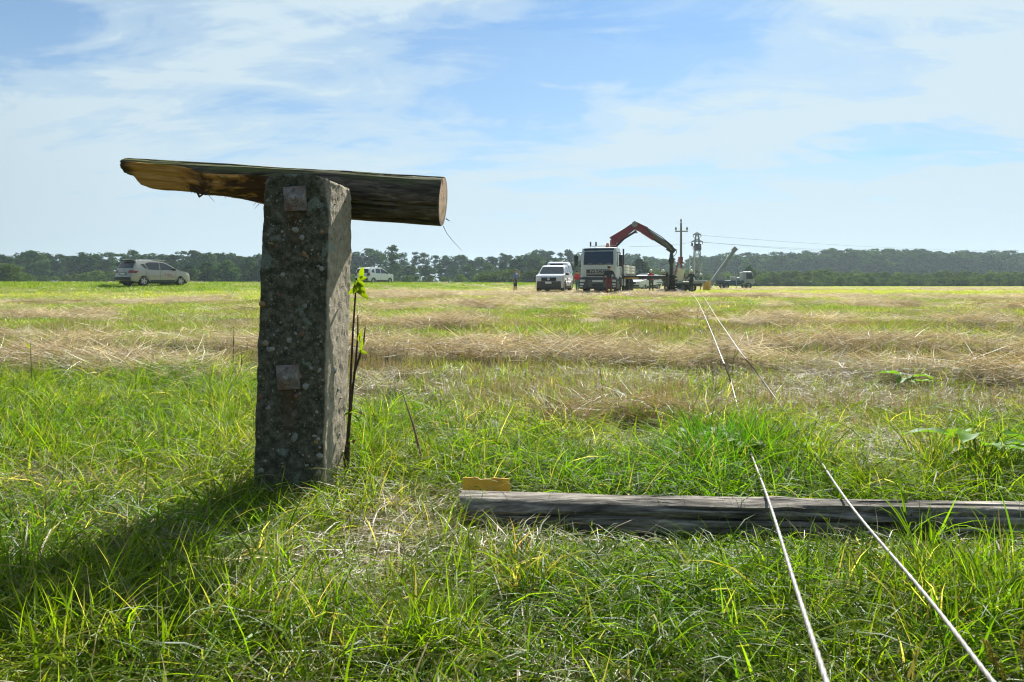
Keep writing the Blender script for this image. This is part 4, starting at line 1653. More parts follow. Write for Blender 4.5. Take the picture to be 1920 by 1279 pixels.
def crown_mesh(name, H, base, Rr, lobes, per, leaf, seed, mat, shape):
    g = np.random.default_rng(seed)
    C, S = [], []
    for _ in range(lobes):
        u = g.random()
        if shape == 'tall':
            z = base + (H - base) * u ** 0.8
            w = Rr * (0.55 + 0.45 * math.sin(math.pi * min(1, 0.15 + u * 0.8)))
        elif shape == 'cone':
            z = base + (H - base) * u
            w = Rr * (1.05 - u * 0.85)
        else:
            z = base + (H - base) * u
            w = Rr * math.sqrt(max(0.05, 1 - (2 * u - 0.9) ** 2))
        a, r = g.random() * 6.28, w * math.sqrt(g.random()) * 0.85
        C.append((r * math.cos(a), r * math.sin(a), z))
        S.append((0.16 + 0.16 * g.random()) * Rr * (0.8 if shape == 'cone' else 1.0) + 0.25)
    C, S = np.array(C), np.array(S)
    n = lobes * per
    k = np.repeat(np.arange(lobes), per)
    d = g.normal(size=(n, 3))
    d /= np.linalg.norm(d, axis=1)[:, None]
    rad = S[k] * (0.55 + 0.6 * g.random(n))
    P = C[k] + d * rad[:, None] * np.array([1.1, 1.1, 0.8])
    P[:, 2] = np.maximum(P[:, 2], base * 0.6)
    # each leaf clump a bent pair of faces, turned mostly outward
    nrm = d + 0.45 * g.normal(size=(n, 3)) + np.array([0, 0, 0.25])
    nrm /= np.linalg.norm(nrm, axis=1)[:, None]
    t1 = np.cross(nrm, g.normal(size=(n, 3)))
    t1 /= np.linalg.norm(t1, axis=1)[:, None]
    t2 = np.cross(nrm, t1)
    s = leaf * (0.6 + 0.8 * g.random(n))[:, None]
    V = np.stack([P - t1 * s, P + t2 * s * 0.5 + nrm * s * 0.2, P + t1 * s, P - t2 * s * 0.5 + nrm * s * 0.2], 1)
    me = bpy.data.meshes.new(name)
    me.vertices.add(4 * n)
    me.vertices.foreach_set('co', V.astype(np.float32).reshape(-1))
    me.loops.add(4 * n)
    me.loops.foreach_set('vertex_index', np.arange(4 * n, dtype=np.int32))
    me.polygons.add(n)
    me.polygons.foreach_set('loop_start', np.arange(n, dtype=np.int32) * 4)
    me.update(calc_edges=True)
    var = np.clip(0.35 * g.random(n) + 0.5 * g.random(lobes)[k] + 0.15, 0, 1)
    at = me.attributes.new('var', 'FLOAT', 'POINT')
    at.data.foreach_set('value', np.repeat(var, 4).astype(np.float32))
    me.materials.append(mat)
    return me, C


def trunk_mesh(name, H, base, rad, C, seed):
    rr = random.Random(seed)
    mb = MB()
    top = H * 0.82
    pts = [Vector((0.10 * H * 0.1 * math.sin(3 * z / H + seed), 0.04 * math.cos(2 * z), z)) for z in np.linspace(-0.2, top, 7)]
    mb.tube(pts, [rad * (1.25 if i == 0 else 1 - 0.8 * i / 6) for i in range(7)], 7)
    for c in list(C)[:: max(1, len(C) // 9)]:
        c = Vector(c)
        z0 = max(base * 0.5, c.z - 0.35 * H * rr.uniform(0.4, 0.8))
        p0 = Vector((0, 0, z0))
        mb.tube([p0, p0.lerp(c, 0.55) + Vector((0, 0, 0.15)), c], [rad * 0.45, rad * 0.28, rad * 0.1], 5)
    return mb.mesh(name, M['bark'], 60)


TREES = {}
for kind, args in {
    'tall': [(15, 3.0, 3.0, 40, 50, 0.36, 'tall'), (16, 4.0, 2.7, 38, 50, 0.36, 'tall'), (14, 2.6, 3.3, 42, 50, 0.36, 'tall'), (15, 3.8, 2.5, 36, 52, 0.36, 'tall'), (15.5, 2.4, 3.1, 42, 50, 0.36, 'tall'), (13.5, 3.2, 2.9, 38, 50, 0.36, 'tall')],
    'pine': [(14, 3.5, 2.6, 26, 56, 0.30, 'cone'), (15, 5.0, 2.4, 24, 56, 0.30, 'cone'), (13, 3.0, 2.9, 26, 56, 0.32, 'cone')],
    'round': [(11, 1.2, 3.6, 44, 50, 0.40, 'round'), (10, 1.0, 3.9, 46, 50, 0.40, 'round'), (12, 1.4, 3.3, 44, 50, 0.40, 'round'), (9, 0.9, 3.4, 40, 50, 0.38, 'round')],
    'shrub': [(3.6, 0.1, 2.0, 22, 56, 0.20, 'round'), (3.2, 0.1, 2.3, 22, 56, 0.20, 'round'), (4.0, 0.1, 1.9, 22, 56, 0.20, 'round'), (3.0, 0.1, 2.1, 20, 56, 0.19, 'round')],
}.items():
    TREES[kind] = []
    for i, (H, base, Rr, lobes, per, leaf, shape) in enumerate(args):
        mat = {'tall': M['leaf_wood'], 'pine': M['leaf_pine'], 'round': M['leaf_wood'], 'shrub': M['leaf_shrub']}[kind]
        cm, C = crown_mesh('crown', H, base, Rr, lobes, per, leaf, 1000 + 37 * i + len(kind), mat, shape)
        tm = trunk_mesh('trunk', H, base, 0.16 if kind != 'shrub' else 0.05, C, i)
        TREES[kind].append((H, cm, tm))

tree_rng = random.Random(77)


def plant(kind, name, x, y, h, label, cat, group, wide=1.0, pick=None, z=None):
    H, cm, tm = TREES[kind][pick if pick is not None else tree_rng.randrange(len(TREES[kind]))]
    s = h / H
    o = empty(name, (x, y, (float(ground(np.array([x]), np.array([y]), False)[0]) if z is None else z) - 0.05), tree_rng.uniform(0, 6.28))
    o.scale = (s * wide, s * wide, s)
    tag(o, label, cat, group)
    link('trunk', tm, o)
    link('crown', cm, o)
    return o


def row(kind, name, px0, px1, Y0, Y1, top, step, label, group, wide=1.0, jit=0.14, cat='tree'):
    """a line of trees between two photo columns, each as tall as the skyline there"""
    px, made = px0, []
    while px < px1:
        f = (px - px0) / (px1 - px0)
        Y = Y0 + (Y1 - Y0) * f + tree_rng.uniform(-0.03, 0.03) * Y0
        x = (px - 960) / FPX * Y
        zt = CAM_H + (HORIZON - float(np.interp(px, *top)) - (4.5 if name == 'forest_tree' else 1.5)) / FPX * Y
        z0 = float(ground(np.array([x]), np.array([Y]), False)[0])
        h = max(1.0, (zt - z0) * (1 + tree_rng.uniform(-jit, jit * 0.6)))
        kk = kind if isinstance(kind, str) else tree_rng.choice(kind)
        made.append(plant(kk, name, x, Y, h, label, cat, group, wide * tree_rng.uniform(0.9, 1.5)))
        px += step * FPX / Y * tree_rng.uniform(0.75, 1.25)
    if len(made) <= 6:
        for o, w in zip(made, ('leftmost', 'second from left', 'third from left', 'fourth from left', 'fifth from left', 'sixth from left')):
            o['label'] = label + ', ' + w


def top(*pp):
    return tuple(zip(*pp))


L_T = 'dark tree in the open row at far left, sky showing between crowns'
row(('tall', 'tall', 'round'), 'row_tree', -60, 500, 205, 220, top((-60, 484), (20, 478), (70, 470), (120, 473), (160, 477), (230, 470), (300, 474), (350, 471), (420, 475), (500, 478)), 3.4, L_T, 'open row of trees behind the left car', 1.1, 0.10)
row(('tall', 'round'), 'row_tree', -60, 500, 235, 245, top((-60, 488), (70, 478), (160, 482), (230, 477), (350, 478), (500, 480)), 5.4, 'fainter tree standing behind the open row at far left', 'second line of trees at far left', 1.1, 0.12)
row('round', 'hedge_tree', 325, 500, 150, 160, top((325, 496), (400, 490), (450, 484), (500, 482)), 4.2, 'dense green tree right of the silver car, left of the post', 'dense trees between silver car and post', 1.1, 0.08)
row(('round', 'round', 'tall', 'pine'), 'wood_tree', 430, 1010, 255, 245, top((430, 478), (560, 476), (660, 474), (690, 468), (720, 476), (780, 474), (840, 480), (880, 482), (930, 476), (980, 474), (1010, 472)), 4.4, 'broad tree in the far mixed wood behind the white off-road car', 'far mixed wood in the middle', 1.25, 0.10)
row(('round', 'round', 'tall'), 'wood_tree', 640, 1110, 205, 200, top((640, 494), (720, 498), (860, 497), (950, 486), (1040, 480), (1110, 486)), 4.6, 'lower leafy tree at the front edge of the middle wood', 'front edge of the middle wood', 1.25, 0.12)
row('pine', 'pine_tree', 930, 1130, 265, 270, top((930, 476), (985, 472), (1020, 467), (1060, 470), (1130, 468)), 3.0, 'dark pointed pine rising above the wood behind the white pickup', 'pines behind the pickup', 1.1, 0.10)
row(('tall', 'tall', 'round', 'pine'), 'forest_tree', 1080, 1990, 330, 345, top((1080, 474), (1190, 472), (1240, 480), (1320, 477), (1360, 471), (1420, 474), (1480, 468), (1560, 465), (1640, 464), (1700, 465), (1740, 468), (1800, 466), (1900, 469), (1990, 472)), 4.2, 'tall blue-green tree in the far forest wall on the right', 'far forest wall on the right', 1.25, 0.07)
row(('tall', 'round'), 'forest_tree', 1070, 1995, 312, 325, top((1070, 482), (1240, 486), (1400, 478), (1560, 471), (1700, 471), (1995, 476)), 4.2, 'tall blue-green tree in the front row of the far forest', 'front row of the far forest', 1.35, 0.08)
row('round', 'roadside_tree', 1165, 1235, 140, 150, top((1165, 492), (1195, 484), (1215, 488), (1235, 500)), 4.0, 'bright bushy tree just right of the truck bed', 'bushy trees by the truck', 1.1, 0.06)
row('shrub', 'shrub', 1225, 2000, 178, 172, top((1225, 506), (1290, 508), (1330, 512), (1420, 504), (1480, 506), (1560, 509), (1700, 511), (1850, 510), (2000, 512)), 2.6, 'round green shrub in the long hedge below the right forest', 'long hedge on the right', 1.05, 0.14, 'shrub')
row('shrub', 'shrub', 1400, 2000, 160, 158, top((1400, 520), (1500, 518), (2000, 521)), 2.6, 'low shrub along the foot of the right hedge', 'foot of the right hedge', 1.2, 0.16, 'shrub')
row('shrub', 'shrub', -60, 330, 165, 170, top((-60, 496), (30, 498), (50, 516), (150, 514), (200, 508), (260, 504), (330, 508)), 2.8, 'low green shrub under the open row of trees at left', 'shrubs at far left', 1.4, 0.14, 'shrub')
row('shrub', 'shrub', 330, 650, 168, 168, top((330, 508), (480, 500), (650, 506)), 2.6, 'green shrub under the trees between silver car and post', 'shrubs between silver car and post', 1.4, 0.14, 'shrub')
row('shrub', 'shrub', 640, 1110, 150, 150, top((640, 512), (740, 516), (840, 516), (900, 512), (1000, 504), (1110, 506)), 2.8, 'green shrub at the foot of the middle wood', 'foot of the middle wood', 1.45, 0.16, 'shrub')
row('round', 'wood_tree', 1010, 1120, 160, 160, top((1010, 500), (1060, 492), (1120, 496)), 4.0, 'dark leafy tree directly behind the white pickup', 'trees behind the pickup', 1.1, 0.08)
# single trees the eye can pick out
x, y = (735 - 960) / FPX * 190, 190
plant('tall', 'lone_tree', x, y, 10.4, 'lone taller tree with an open dark crown right of the post', 'tree', None, 1.15, 1)
x, y = (1405 - 960) / FPX * 168, 168
plant('round', 'dark_bush', x, y, 5.2, 'dark round tree above the cab of the boom truck', 'tree', None, 1.0, 0)
x, y = (1306 - 960) / FPX * 172, 172
plant('round', 'dark_bush', x, y, 4.4, 'small dark tree at the foot of the lattice tower', 'tree', None, 0.9, 2)
x, y = (18 - 960) / FPX * 120, 120
plant('shrub', 'shrub', x, y, 3.0, 'broad rounded green bush at the left edge of the picture', 'shrub', None, 1.6, 1)

# ------------------------------------------------------------------ poles, tower and wires
def utility_pole():
    Y = 62.0
    b = put(1277, 546, Y)
    z0 = gz(b.x, Y)
    root = empty('utility_pole', (b.x, Y, z0))
    tag(root, 'tall dark pole with one crossarm standing right of the crane', 'pole')
    H = put(1277, 418, Y).z - z0
    MB().tube([(0, 0, -0.3), (0, 0, H)], [0.13, 0.085], 12).build('mast', M['concrete_pole'], root)
    zc = put(1277, 434, Y).z - z0
    wdt = 12.0 / FPX * Y
    MB().beam((-wdt, -0.15, zc), (wdt, -0.15, zc), 0.09, 0.10).build('crossarm', M['grey_steel'], root)
    for sx in (-1, 1):
        MB().tube([(sx * (wdt - 0.08), -0.15, zc + 0.07), (sx * (wdt - 0.08), -0.15, zc + 0.15), (sx * (wdt - 0.08), -0.15, zc + 0.30), (sx * (wdt - 0.08), -0.15, zc + 0.38)], [0.03, 0.08, 0.08, 0.04], 10).build('insulator', M['grey_steel'], root)
    MB().tube([(0, 0, H), (0, 0, H + 0.12), (0, 0, H + 0.28), (0, 0, H + 0.36)], [0.03, 0.075, 0.075, 0.035], 10).build('insulator', M['grey_steel'], root)


utility_pole()


def lattice_tower():
    Y = 150.0
    b = put(1307, 540, Y)
    z0 = gz(b.x, Y)
    root = empty('lattice_tower', (b.x, Y, z0))
    tag(root, 'steel lattice tower with three crossarms in front of the forest', 'pylon')
    H = put(1307, 437, Y).z - z0
    w0, w1 = 0.95, 0.38

    def wid(z):
        return w0 + (w1 - w0) * min(1, z / (H * 0.85)) * 0.9 - (0.2 if z > H * 0.95 else 0)

    for sx in (-1, 1):
        for sy in (-1, 1):
            MB().tube([(sx * wid(z), sy * wid(z), z) for z in np.linspace(-0.2, H, 8)], 0.085, 4).build('tower_leg', M['grey_steel'], root)
    nb = 11
    for face in range(4):
        mb = MB()
        for k in range(nb):
            za, zb = H * k / nb, H * (k + 1) / nb
            a, b_ = wid(za), wid(zb)
            for p, q in ((-1, 1), (1, -1)):
                if face == 0:
                    mb.tube([(p * a, -a, za), (q * b_, -b_, zb)], 0.05, 4)
                elif face == 1:
                    mb.tube([(p * a, a, za), (q * b_, b_, zb)], 0.05, 4)
                elif face == 2:
                    mb.tube([(-a, p * a, za), (-b_, q * b_, zb)], 0.05, 4)
                else:
                    mb.tube([(a, p * a, za), (b_, q * b_, zb)], 0.05, 4)
        mb.build('bracing', M['grey_steel'], root)
    for py, half in ((440, 7.5), (453, 10.5), (463, 8.0)):
        z = put(1307, py, Y).z - z0
        w = half / FPX * Y
        mb = MB()
        mb.tube([(-w, 0, z), (w, 0, z)], 0.10, 4)
        mb.tube([(-w, 0, z), (0, 0, z + 0.55)], 0.06, 4).tube([(w, 0, z), (0, 0, z + 0.55)], 0.06, 4)
        mb.build('crossarm', M['grey_steel'], root)
        for sx in (-1, 1):
            MB().tube([(sx * w * 0.95, 0, z - 0.05), (sx * w * 0.95, 0, z - 0.6)], 0.07, 6).build('insulator', M['crane_dark'], root)
    z = put(1307, 462, Y).z - z0
    MB().box((0.0, -0.7, z - 0.2), (1.3, 0.7, 1.5), bev=0.08).build('switch_box', M['crane_dark'], root)
    MB().box((-1.2, -0.4, z + 0.35), (0.35, 0.35, 0.7), bev=0.05).build('bushing', M['crane_dark'], root)


lattice_tower()

for px, t_, b_, Y, lab in ((1293, 479, 526, 150, 'thin pale pole left of the lattice tower'), (1302, 474, 535, 130, 'thin pale pole in front of the lattice tower'), (1313, 480, 530, 150, 'thin pale pole right of the lattice tower')):
    p = put(px, b_, Y)
    z0 = gz(p.x, Y)
    o = empty('thin_pole', (p.x, Y, z0))
    tag(o, lab, 'pole')
    H = put(px, t_, Y).z - z0
    MB().tube([(0, 0, -0.2), (0, 0, H)], [0.14, 0.10], 8).build('shaft', M['pale_pole'], o)
    MB().tube([(0, 0, H), (0, 0, H + 0.05)], [0.12, 0.12], 8).build('cap', M['grey_steel'], o)

for p0, p1, sag, lab in (((1311, 441, 150), (1990, 470, 230), 1.2, 'uppermost thin overhead wire running right from the lattice tower'),
                         ((1317, 454, 150), (1990, 485, 210), 1.2, 'middle thin overhead wire running right from the lattice tower'),
                         ((1297, 453, 150), (1990, 472, 260), 1.6, 'lowest faint overhead wire at the right'),
                         ((1180, 462, 120), (1300, 454, 150), 0.3, 'faint overhead wire between the crane boom and the lattice tower')):
    a, b = put(*p0), put(*p1)
    mb = MB()
    pts = []
    for k in range(33):
        u = k / 32
        q = a.lerp(b, u)
        q.z -= 4 * sag * u * (1 - u)
        pts.append(q - a)
    o = mb.tube(pts, 0.022, 5).build('overhead_wire', M['wire'])
    o.location = a
    tag(o, lab, 'wire')

# ------------------------------------------------------------------ vehicles
class CarShape:
    """body pulled from a side outline; y narrows upward (tumblehome) and toward both ends"""

    def __init__(s, L, W, belt, roof, narrow, nose=0.10, tail=0.07, end=0.55):
        s.L, s.hw, s.belt, s.roof, s.narrow, s.nose, s.tail, s.end = L, W / 2, belt, roof, narrow, nose, tail, end

    def map(s, x, f, z, grow=0.0):
        """f in -1..1 across; returns a point"""
        w = s.hw
        if z > s.belt:
            w -= s.narrow * ((z - s.belt) / (s.roof - s.belt)) ** 1.2
        elif z < 0.45:
            w -= 0.06 * (0.45 - z) / 0.45
        d = min(x + s.L / 2, s.L / 2 - x)
        if d < s.end:
            w -= (0.14 if x > 0 else 0.10) * (1 - d / s.end) ** 2
        bow = (s.nose if x > 0 else -s.tail) * f * f * max(0.0, 1 - d / s.end)
        w += grow
        return (x - bow, f * w, z)

    def body(s, outline, mat, name, parent, levels=(), xs=()):
        bm = bmesh.new()
        a = [bm.verts.new((x, -1, z)) for x, z in outline]
        b = [bm.verts.new((x, 1, z)) for x, z in outline]
        n = len(outline)
        bm.faces.new(a)
        bm.faces.new(list(reversed(b)))
        for i in range(n):
            bm.faces.new((a[i], b[i], b[(i + 1) % n], a[(i + 1) % n]))
        bmesh.ops.triangulate(bm, faces=[f for f in bm.faces if len(f.verts) > 4])
        for z in levels:
            bmesh.ops.bisect_plane(bm, geom=bm.verts[:] + bm.edges[:] + bm.faces[:], plane_co=(0, 0, z), plane_no=(0, 0, 1))
        for x in xs:
            bmesh.ops.bisect_plane(bm, geom=bm.verts[:] + bm.edges[:] + bm.faces[:], plane_co=(x, 0, 0), plane_no=(1, 0, 0))
        for y in (-0.8, -0.4, 0, 0.4, 0.8):
            bmesh.ops.bisect_plane(bm, geom=bm.verts[:] + bm.edges[:] + bm.faces[:], plane_co=(0, y, 0), plane_no=(0, 1, 0))
        for v in bm.verts:
            v.co = s.map(v.co.x, v.co.y, v.co.z)
            if abs(v.co.y) > s.hw * 0.55 and v.co.z > s.roof - 0.12:
                v.co.z -= 0.06 * (abs(v.co.y) / s.hw) ** 4
        bmesh.ops.remove_doubles(bm, verts=bm.verts, dist=1e-4)
        bmesh.ops.recalc_face_normals(bm, faces=bm.faces)
        me = bpy.data.meshes.new(name)
        bm.to_mesh(me)
        bm.free()
        me.materials.append(mat)
        smooth(me, 32)
        return link(name, me, parent)

    def side_panel(s, poly, sgn, mat, name, parent, off=0.012):
        bm = bmesh.new()
        vs_ = [bm.verts.new((x, 0, z)) for x, z in poly]
        bm.faces.new(vs_)
        bmesh.ops.triangulate(bm, faces=bm.faces[:])
        zs = [p[1] for p in poly]
        for k in range(1, 4):
            z = min(zs) + (max(zs) - min(zs)) * k / 4
            bmesh.ops.bisect_plane(bm, geom=bm.verts[:] + bm.edges[:] + bm.faces[:], plane_co=(0, 0, z), plane_no=(0, 0, 1))
        r = bmesh.ops.extrude_face_region(bm, geom=bm.faces[:])
        inner = [g for g in r['geom'] if isinstance(g, bmesh.types.BMVert)]
        ids = set(inner)
        for v in bm.verts:
            v.co = s.map(v.co.x, sgn, v.co.z, off if v in ids else -0.01)
        bmesh.ops.recalc_face_normals(bm, faces=bm.faces)
        me = bpy.data.meshes.new(name)
        bm.to_mesh(me)
        bm.free()
        me.materials.append(mat)
        smooth(me, 25)
        return link(name, me, parent)

    def end_panel(s, p0, p1, f0, f1, mat, name, parent, off=0.012, f0b=None, f1b=None):
        """a pane on the strip of body between outline points p0 and p1, from f0 to f1 across"""
        (x0, z0), (x1, z1) = p0, p1
        nx, nz = (z1 - z0), -(x1 - x0)
        l = math.hypot(nx, nz)
        nx, nz = nx / l, nz / l
        if nx * (1 if (x0 + x1) > 0 else -1) < 0:
            nx, nz = -nx, -nz
        vs_, fs = [], []
        nu, nv = 8, 3
        f0b, f1b = f0 if f0b is None else f0b, f1 if f1b is None else f1b
        for d in (-0.02, off):
            for i in range(nv + 1):
                v = i / nv
                for j in range(nu + 1):
                    fa, fb = f0 + (f0b - f0) * v, f1 + (f1b - f1) * v
                    f = fa + (fb - fa) * j / nu
                    p = s.map(x0 + (x1 - x0) * v, f, z0 + (z1 - z0) * v)
                    vs_.append((p[0] + nx * d, p[1], p[2] + nz * d))
        k = (nu + 1) * (nv + 1)
        for i in range(nv):
            for j in range(nu):
                a = i * (nu + 1) + j
                fs.append((k + a, k + a + 1, k + a + nu + 2, k + a + nu + 1))
        edge = [j for j in range(nu + 1)] + [i * (nu + 1) + nu for i in range(1, nv + 1)] + [nv * (nu + 1) + j for j in reversed(range(nu))] + [i * (nu + 1) for i in reversed(range(1, nv))]
        for q in range(len(edge)):
            a, b = edge[q], edge[(q + 1) % len(edge)]
            fs.append((a, b, b + k, a + k))
        return MB().add(vs_, fs).build(name, mat, parent, 25)


def arch(cx, r, z0, n=9):
    """wheel arch cut, front to back"""
    return [(cx + r * math.cos(a), z0 + r * math.sin(a)) for a in np.linspace(0, math.pi, n)]


def wheel(parent, x, y, r, w, rim=None):
    o = empty('wheel', (x, y, r))
    o.parent = parent
    sg = 1 if y > 0 else -1
    prof = [(-w / 2, r * 0.62), (-w / 2, r * 0.90), (-w * 0.36, r), (w * 0.36, r), (w / 2, r * 0.90), (w / 2, r * 0.62)]
    n = 24
    vs_, fs = [], []
    for j in range(n):
        a = 2 * math.pi * j / n
        for yy, rr in prof:
            vs_.append((rr * math.cos(a), yy, rr * math.sin(a)))
    m = len(prof)
    for j in range(n):
        for k in range(m - 1):
            fs.append((j * m + k, ((j + 1) % n) * m + k, ((j + 1) % n) * m + k + 1, j * m + k + 1))
    MB().add(vs_, fs).build('tyre', M['tyre'], o)
    mb = MB()
    yo = sg * w * 0.34
    mb.tube([(0, yo - 0.02 * sg, 0), (0, yo, 0)], [r * 0.2, r * 0.16], 12)
    for k in range(5):
        a = 2 * math.pi * k / 5
        mb.beam((0, yo, 0), (r * 0.6 * math.cos(a), yo - 0.01 * sg, r * 0.6 * math.sin(a)), r * 0.26, 0.03, side=(0, 1, 0))
    ring = [(r * 0.6 * math.cos(2 * math.pi * k / 24), yo, r * 0.6 * math.sin(2 * math.pi * k / 24)) for k in range(25)]
    mb.tube(ring, 0.028, 5, False)
    mb.build('rim', rim or M['rim'], o)
    return o


def mirror(parent, x, y, z, mat):
    sg = 1 if y > 0 else -1
    MB().box((x, y + sg * 0.10, z), (0.10, 0.20, 0.15), bev=0.03).build('wing_mirror', mat, parent)


# heights along the side, then wheel arches in the underside
def suv(name, label, loc, rz, spec):
    root = empty(name, loc, rz)
    tag(root, label, 'car')
    L, W, Hh = spec['L'], spec['W'], spec['H']
    belt, wr = spec['belt'], spec['wr']
    fx, rx = spec['axles']
    cs = CarShape(L, W, belt, Hh, spec.get('narrow', 0.17), spec.get('nose', 0.14), 0.08)
    up = spec['up']                                  # front bumper .. roof .. rear bumper
    gc = spec.get('gc', 0.26)
    low = [(-L / 2 + 0.06, gc + 0.10)] + list(reversed(arch(rx, wr + 0.07, gc + 0.02))) + list(reversed(arch(fx, wr + 0.07, gc + 0.02))) + [(L / 2 - 0.06, gc + 0.06)]
    xs = (-L / 2 + 0.25, -L / 2 + 0.5, L / 2 - 0.5, L / 2 - 0.25)
    cs.body(up + low, spec['paint'], 'body', root, (0.45, 0.7, belt, belt + 0.2, belt + 0.4), xs)
    # dark underside between the wheels so daylight does not show through the arches
    MB().box((0, 0, gc + 0.14), (L * 0.86, W * 0.80, 0.46)).build('underbody', M['black_plastic'], root)
    for sg in (-1, 1):
        for poly in spec['side_glass']:
            cs.side_panel(poly, sg, M['glass'], 'side_window', root)
        cs.side_panel([(rx + wr + 0.10, gc - 0.0), (fx - wr - 0.10, gc - 0.0), (fx - wr - 0.08, gc + 0.16), (rx + wr + 0.08, gc + 0.16)], sg, spec.get('sill', M['grey_plastic']), 'sill', root, 0.006)
        for hx in spec.get('handles', ()):
            p = cs.map(hx, sg, belt - 0.13, 0.02)
            MB().box(p, (0.18, 0.03, 0.03), bev=0.008).build('door_handle', spec['paint'], root)
        for sx in spec.get('seams', ()):
            cs.side_panel([(sx - 0.006, gc + 0.2), (sx + 0.006, gc + 0.2), (sx + 0.006, belt - 0.01), (sx - 0.006, belt - 0.01)], sg, M['black_plastic'], 'door_seam', root, 0.003)
        if spec.get('rails'):
            a, b = spec['rails']
            y = sg * (W / 2 - 0.17 - 0.06)
            MB().tube([(a, y, Hh - 0.06), (a + 0.15, y, Hh + 0.035), (b - 0.15, y, Hh + 0.035), (b, y, Hh - 0.06)], 0.022, 6).build('roof_rail', M['chrome'], root)
        mirror(root, spec['mirror'], sg * (W / 2 - 0.02), belt + 0.10, spec.get('mirror_mat', M['black_plastic']))
        for x in (fx, rx):
            wheel(root, x, sg * (W / 2 - 0.13), wr, 0.23, spec.get('rim'))
    a, b = spec['rear_glass']
    cs.end_panel(a, b, -0.86, 0.86, M['glass'], 'rear_window', root, 0.014)
    a, b = spec['windscreen']
    cs.end_panel(a, b, -0.90, 0.90, M['glass'], 'windscreen', root, 0.014)
    return root, cs


def heading(rootx, rooty, right, away):
    """compass turn for a car whose nose points `right` across and `away` along the sight line to it"""
    v = Vector((rootx, rooty)).normalized()
    r = Vector((v.y, -v.x))
    h = r * right + v * away
    return math.atan2(h.y, h.x)


# silver SUV on the bank at left, seen from behind
def silver_suv():
    Y = 46.0
    x = (289 - 960) / FPX * Y
    z = gz(x, Y) - 0.03
    spec = dict(L=4.52, W=1.86, H=1.70, belt=1.02, wr=0.35, axles=(1.36, -1.33), paint=M['silver_paint'], narrow=0.19,
                up=[(2.20, 0.34), (2.25, 0.55), (2.20, 0.78), (2.02, 0.92), (1.20, 1.06), (0.35, 1.53), (0.05, 1.64), (-0.5, 1.70), (-1.35, 1.69), (-1.80, 1.63), (-2.02, 1.22), (-2.16, 1.00), (-2.20, 0.72), (-2.26, 0.62), (-2.24, 0.38)],
                side_glass=[[(0.98, 1.09), (0.42, 1.42), (0.14, 1.53), (-0.18, 1.57), (-0.18, 1.07)], [(-0.25, 1.07), (-0.25, 1.575), (-0.95, 1.575), (-1.22, 1.47), (-1.02, 1.10)], [(-1.12, 1.13), (-1.30, 1.46), (-1.52, 1.44), (-1.30, 1.20)]],
                rear_glass=((-2.04, 1.17), (-1.84, 1.56)), windscreen=((1.10, 1.10), (0.38, 1.53)), seams=(0.95, -0.20, -1.2), handles=(0.05, -1.0), rails=(0.15, -1.6), mirror=0.78)
    root, cs = suv('silver_car', 'silver-beige estate car with roof rails parked on the grassy bank at left', (x, Y, z), heading(x, Y, 0.82, 0.57), spec)
    MB().box((-1.86, 0, 1.675), (0.34, 1.24, 0.035), bev=0.012, ry=R(6)).build('roof_spoiler', M['black_plastic'], root)
    for sg in (-1, 1):
        cs.side_panel([(-1.72, 0.98), (-2.16, 1.02), (-2.19, 0.86), (-1.95, 0.84)], sg, M['tail_lamp'], 'tail_light', root, 0.018)
        cs.end_panel((-2.175, 0.86), (-2.13, 1.03), sg * 0.62, sg * 0.98, M['tail_lamp'], 'tail_light', root, 0.02)
    cs.end_panel((-2.195, 0.72), (-2.17, 0.90), -0.42, 0.42, M['plate_dark'], 'plate_recess', root, 0.010)
    cs.end_panel((-2.190, 0.76), (-2.175, 0.86), -0.28, 0.28, M['plate_white'], 'number_plate', root, 0.022)
    cs.end_panel((-2.26, 0.40), (-2.262, 0.60), -0.95, 0.95, M['grey_plastic'], 'rear_bumper', root, 0.03)
    MB().tube([(-2.13, 0, 1.06), (-2.15, 0, 1.055)], 0.06, 12).build('badge', M['chrome'], root)
    cs.end_panel((2.255, 0.40), (2.25, 0.60), -0.8, 0.8, M['grey_plastic'], 'front_bumper', root, 0.02)
    for sg in (-1, 1):
        cs.side_panel([(2.12, 0.82), (1.72, 0.90), (1.78, 0.76), (2.14, 0.70)], sg, M['lamp'], 'headlight', root, 0.012)
        # faded red lettering on the front door, too small to read
        for k, (dx, dz, w, h) in enumerate(((0.02, 0.78, 0.10, 0.12), (0.16, 0.77, 0.05, 0.10), (0.24, 0.78, 0.09, 0.14), (0.37, 0.76, 0.06, 0.10), (0.46, 0.77, 0.08, 0.12), (0.20, 0.62, 0.42, 0.04), (0.60, 0.64, 0.12, 0.05))):
            x0 = 0.10 + dx
            cs.side_panel([(x0, dz - h / 2), (x0 + w, dz - h / 2), (x0 + w * 1.1, dz + h / 2), (x0 + w * 0.1, dz + h / 2)], sg, M['decal_red'], 'door_lettering', root, 0.006)
    MB().tube([(-1.3, -0.3, 1.68), (-1.45, -0.3, 2.05)], 0.012, 5).build('aerial', M['black_plastic'], root)


M['decal_red'] = simple('decal_red', (0.40, 0.16, 0.15), 0.5)
silver_suv()


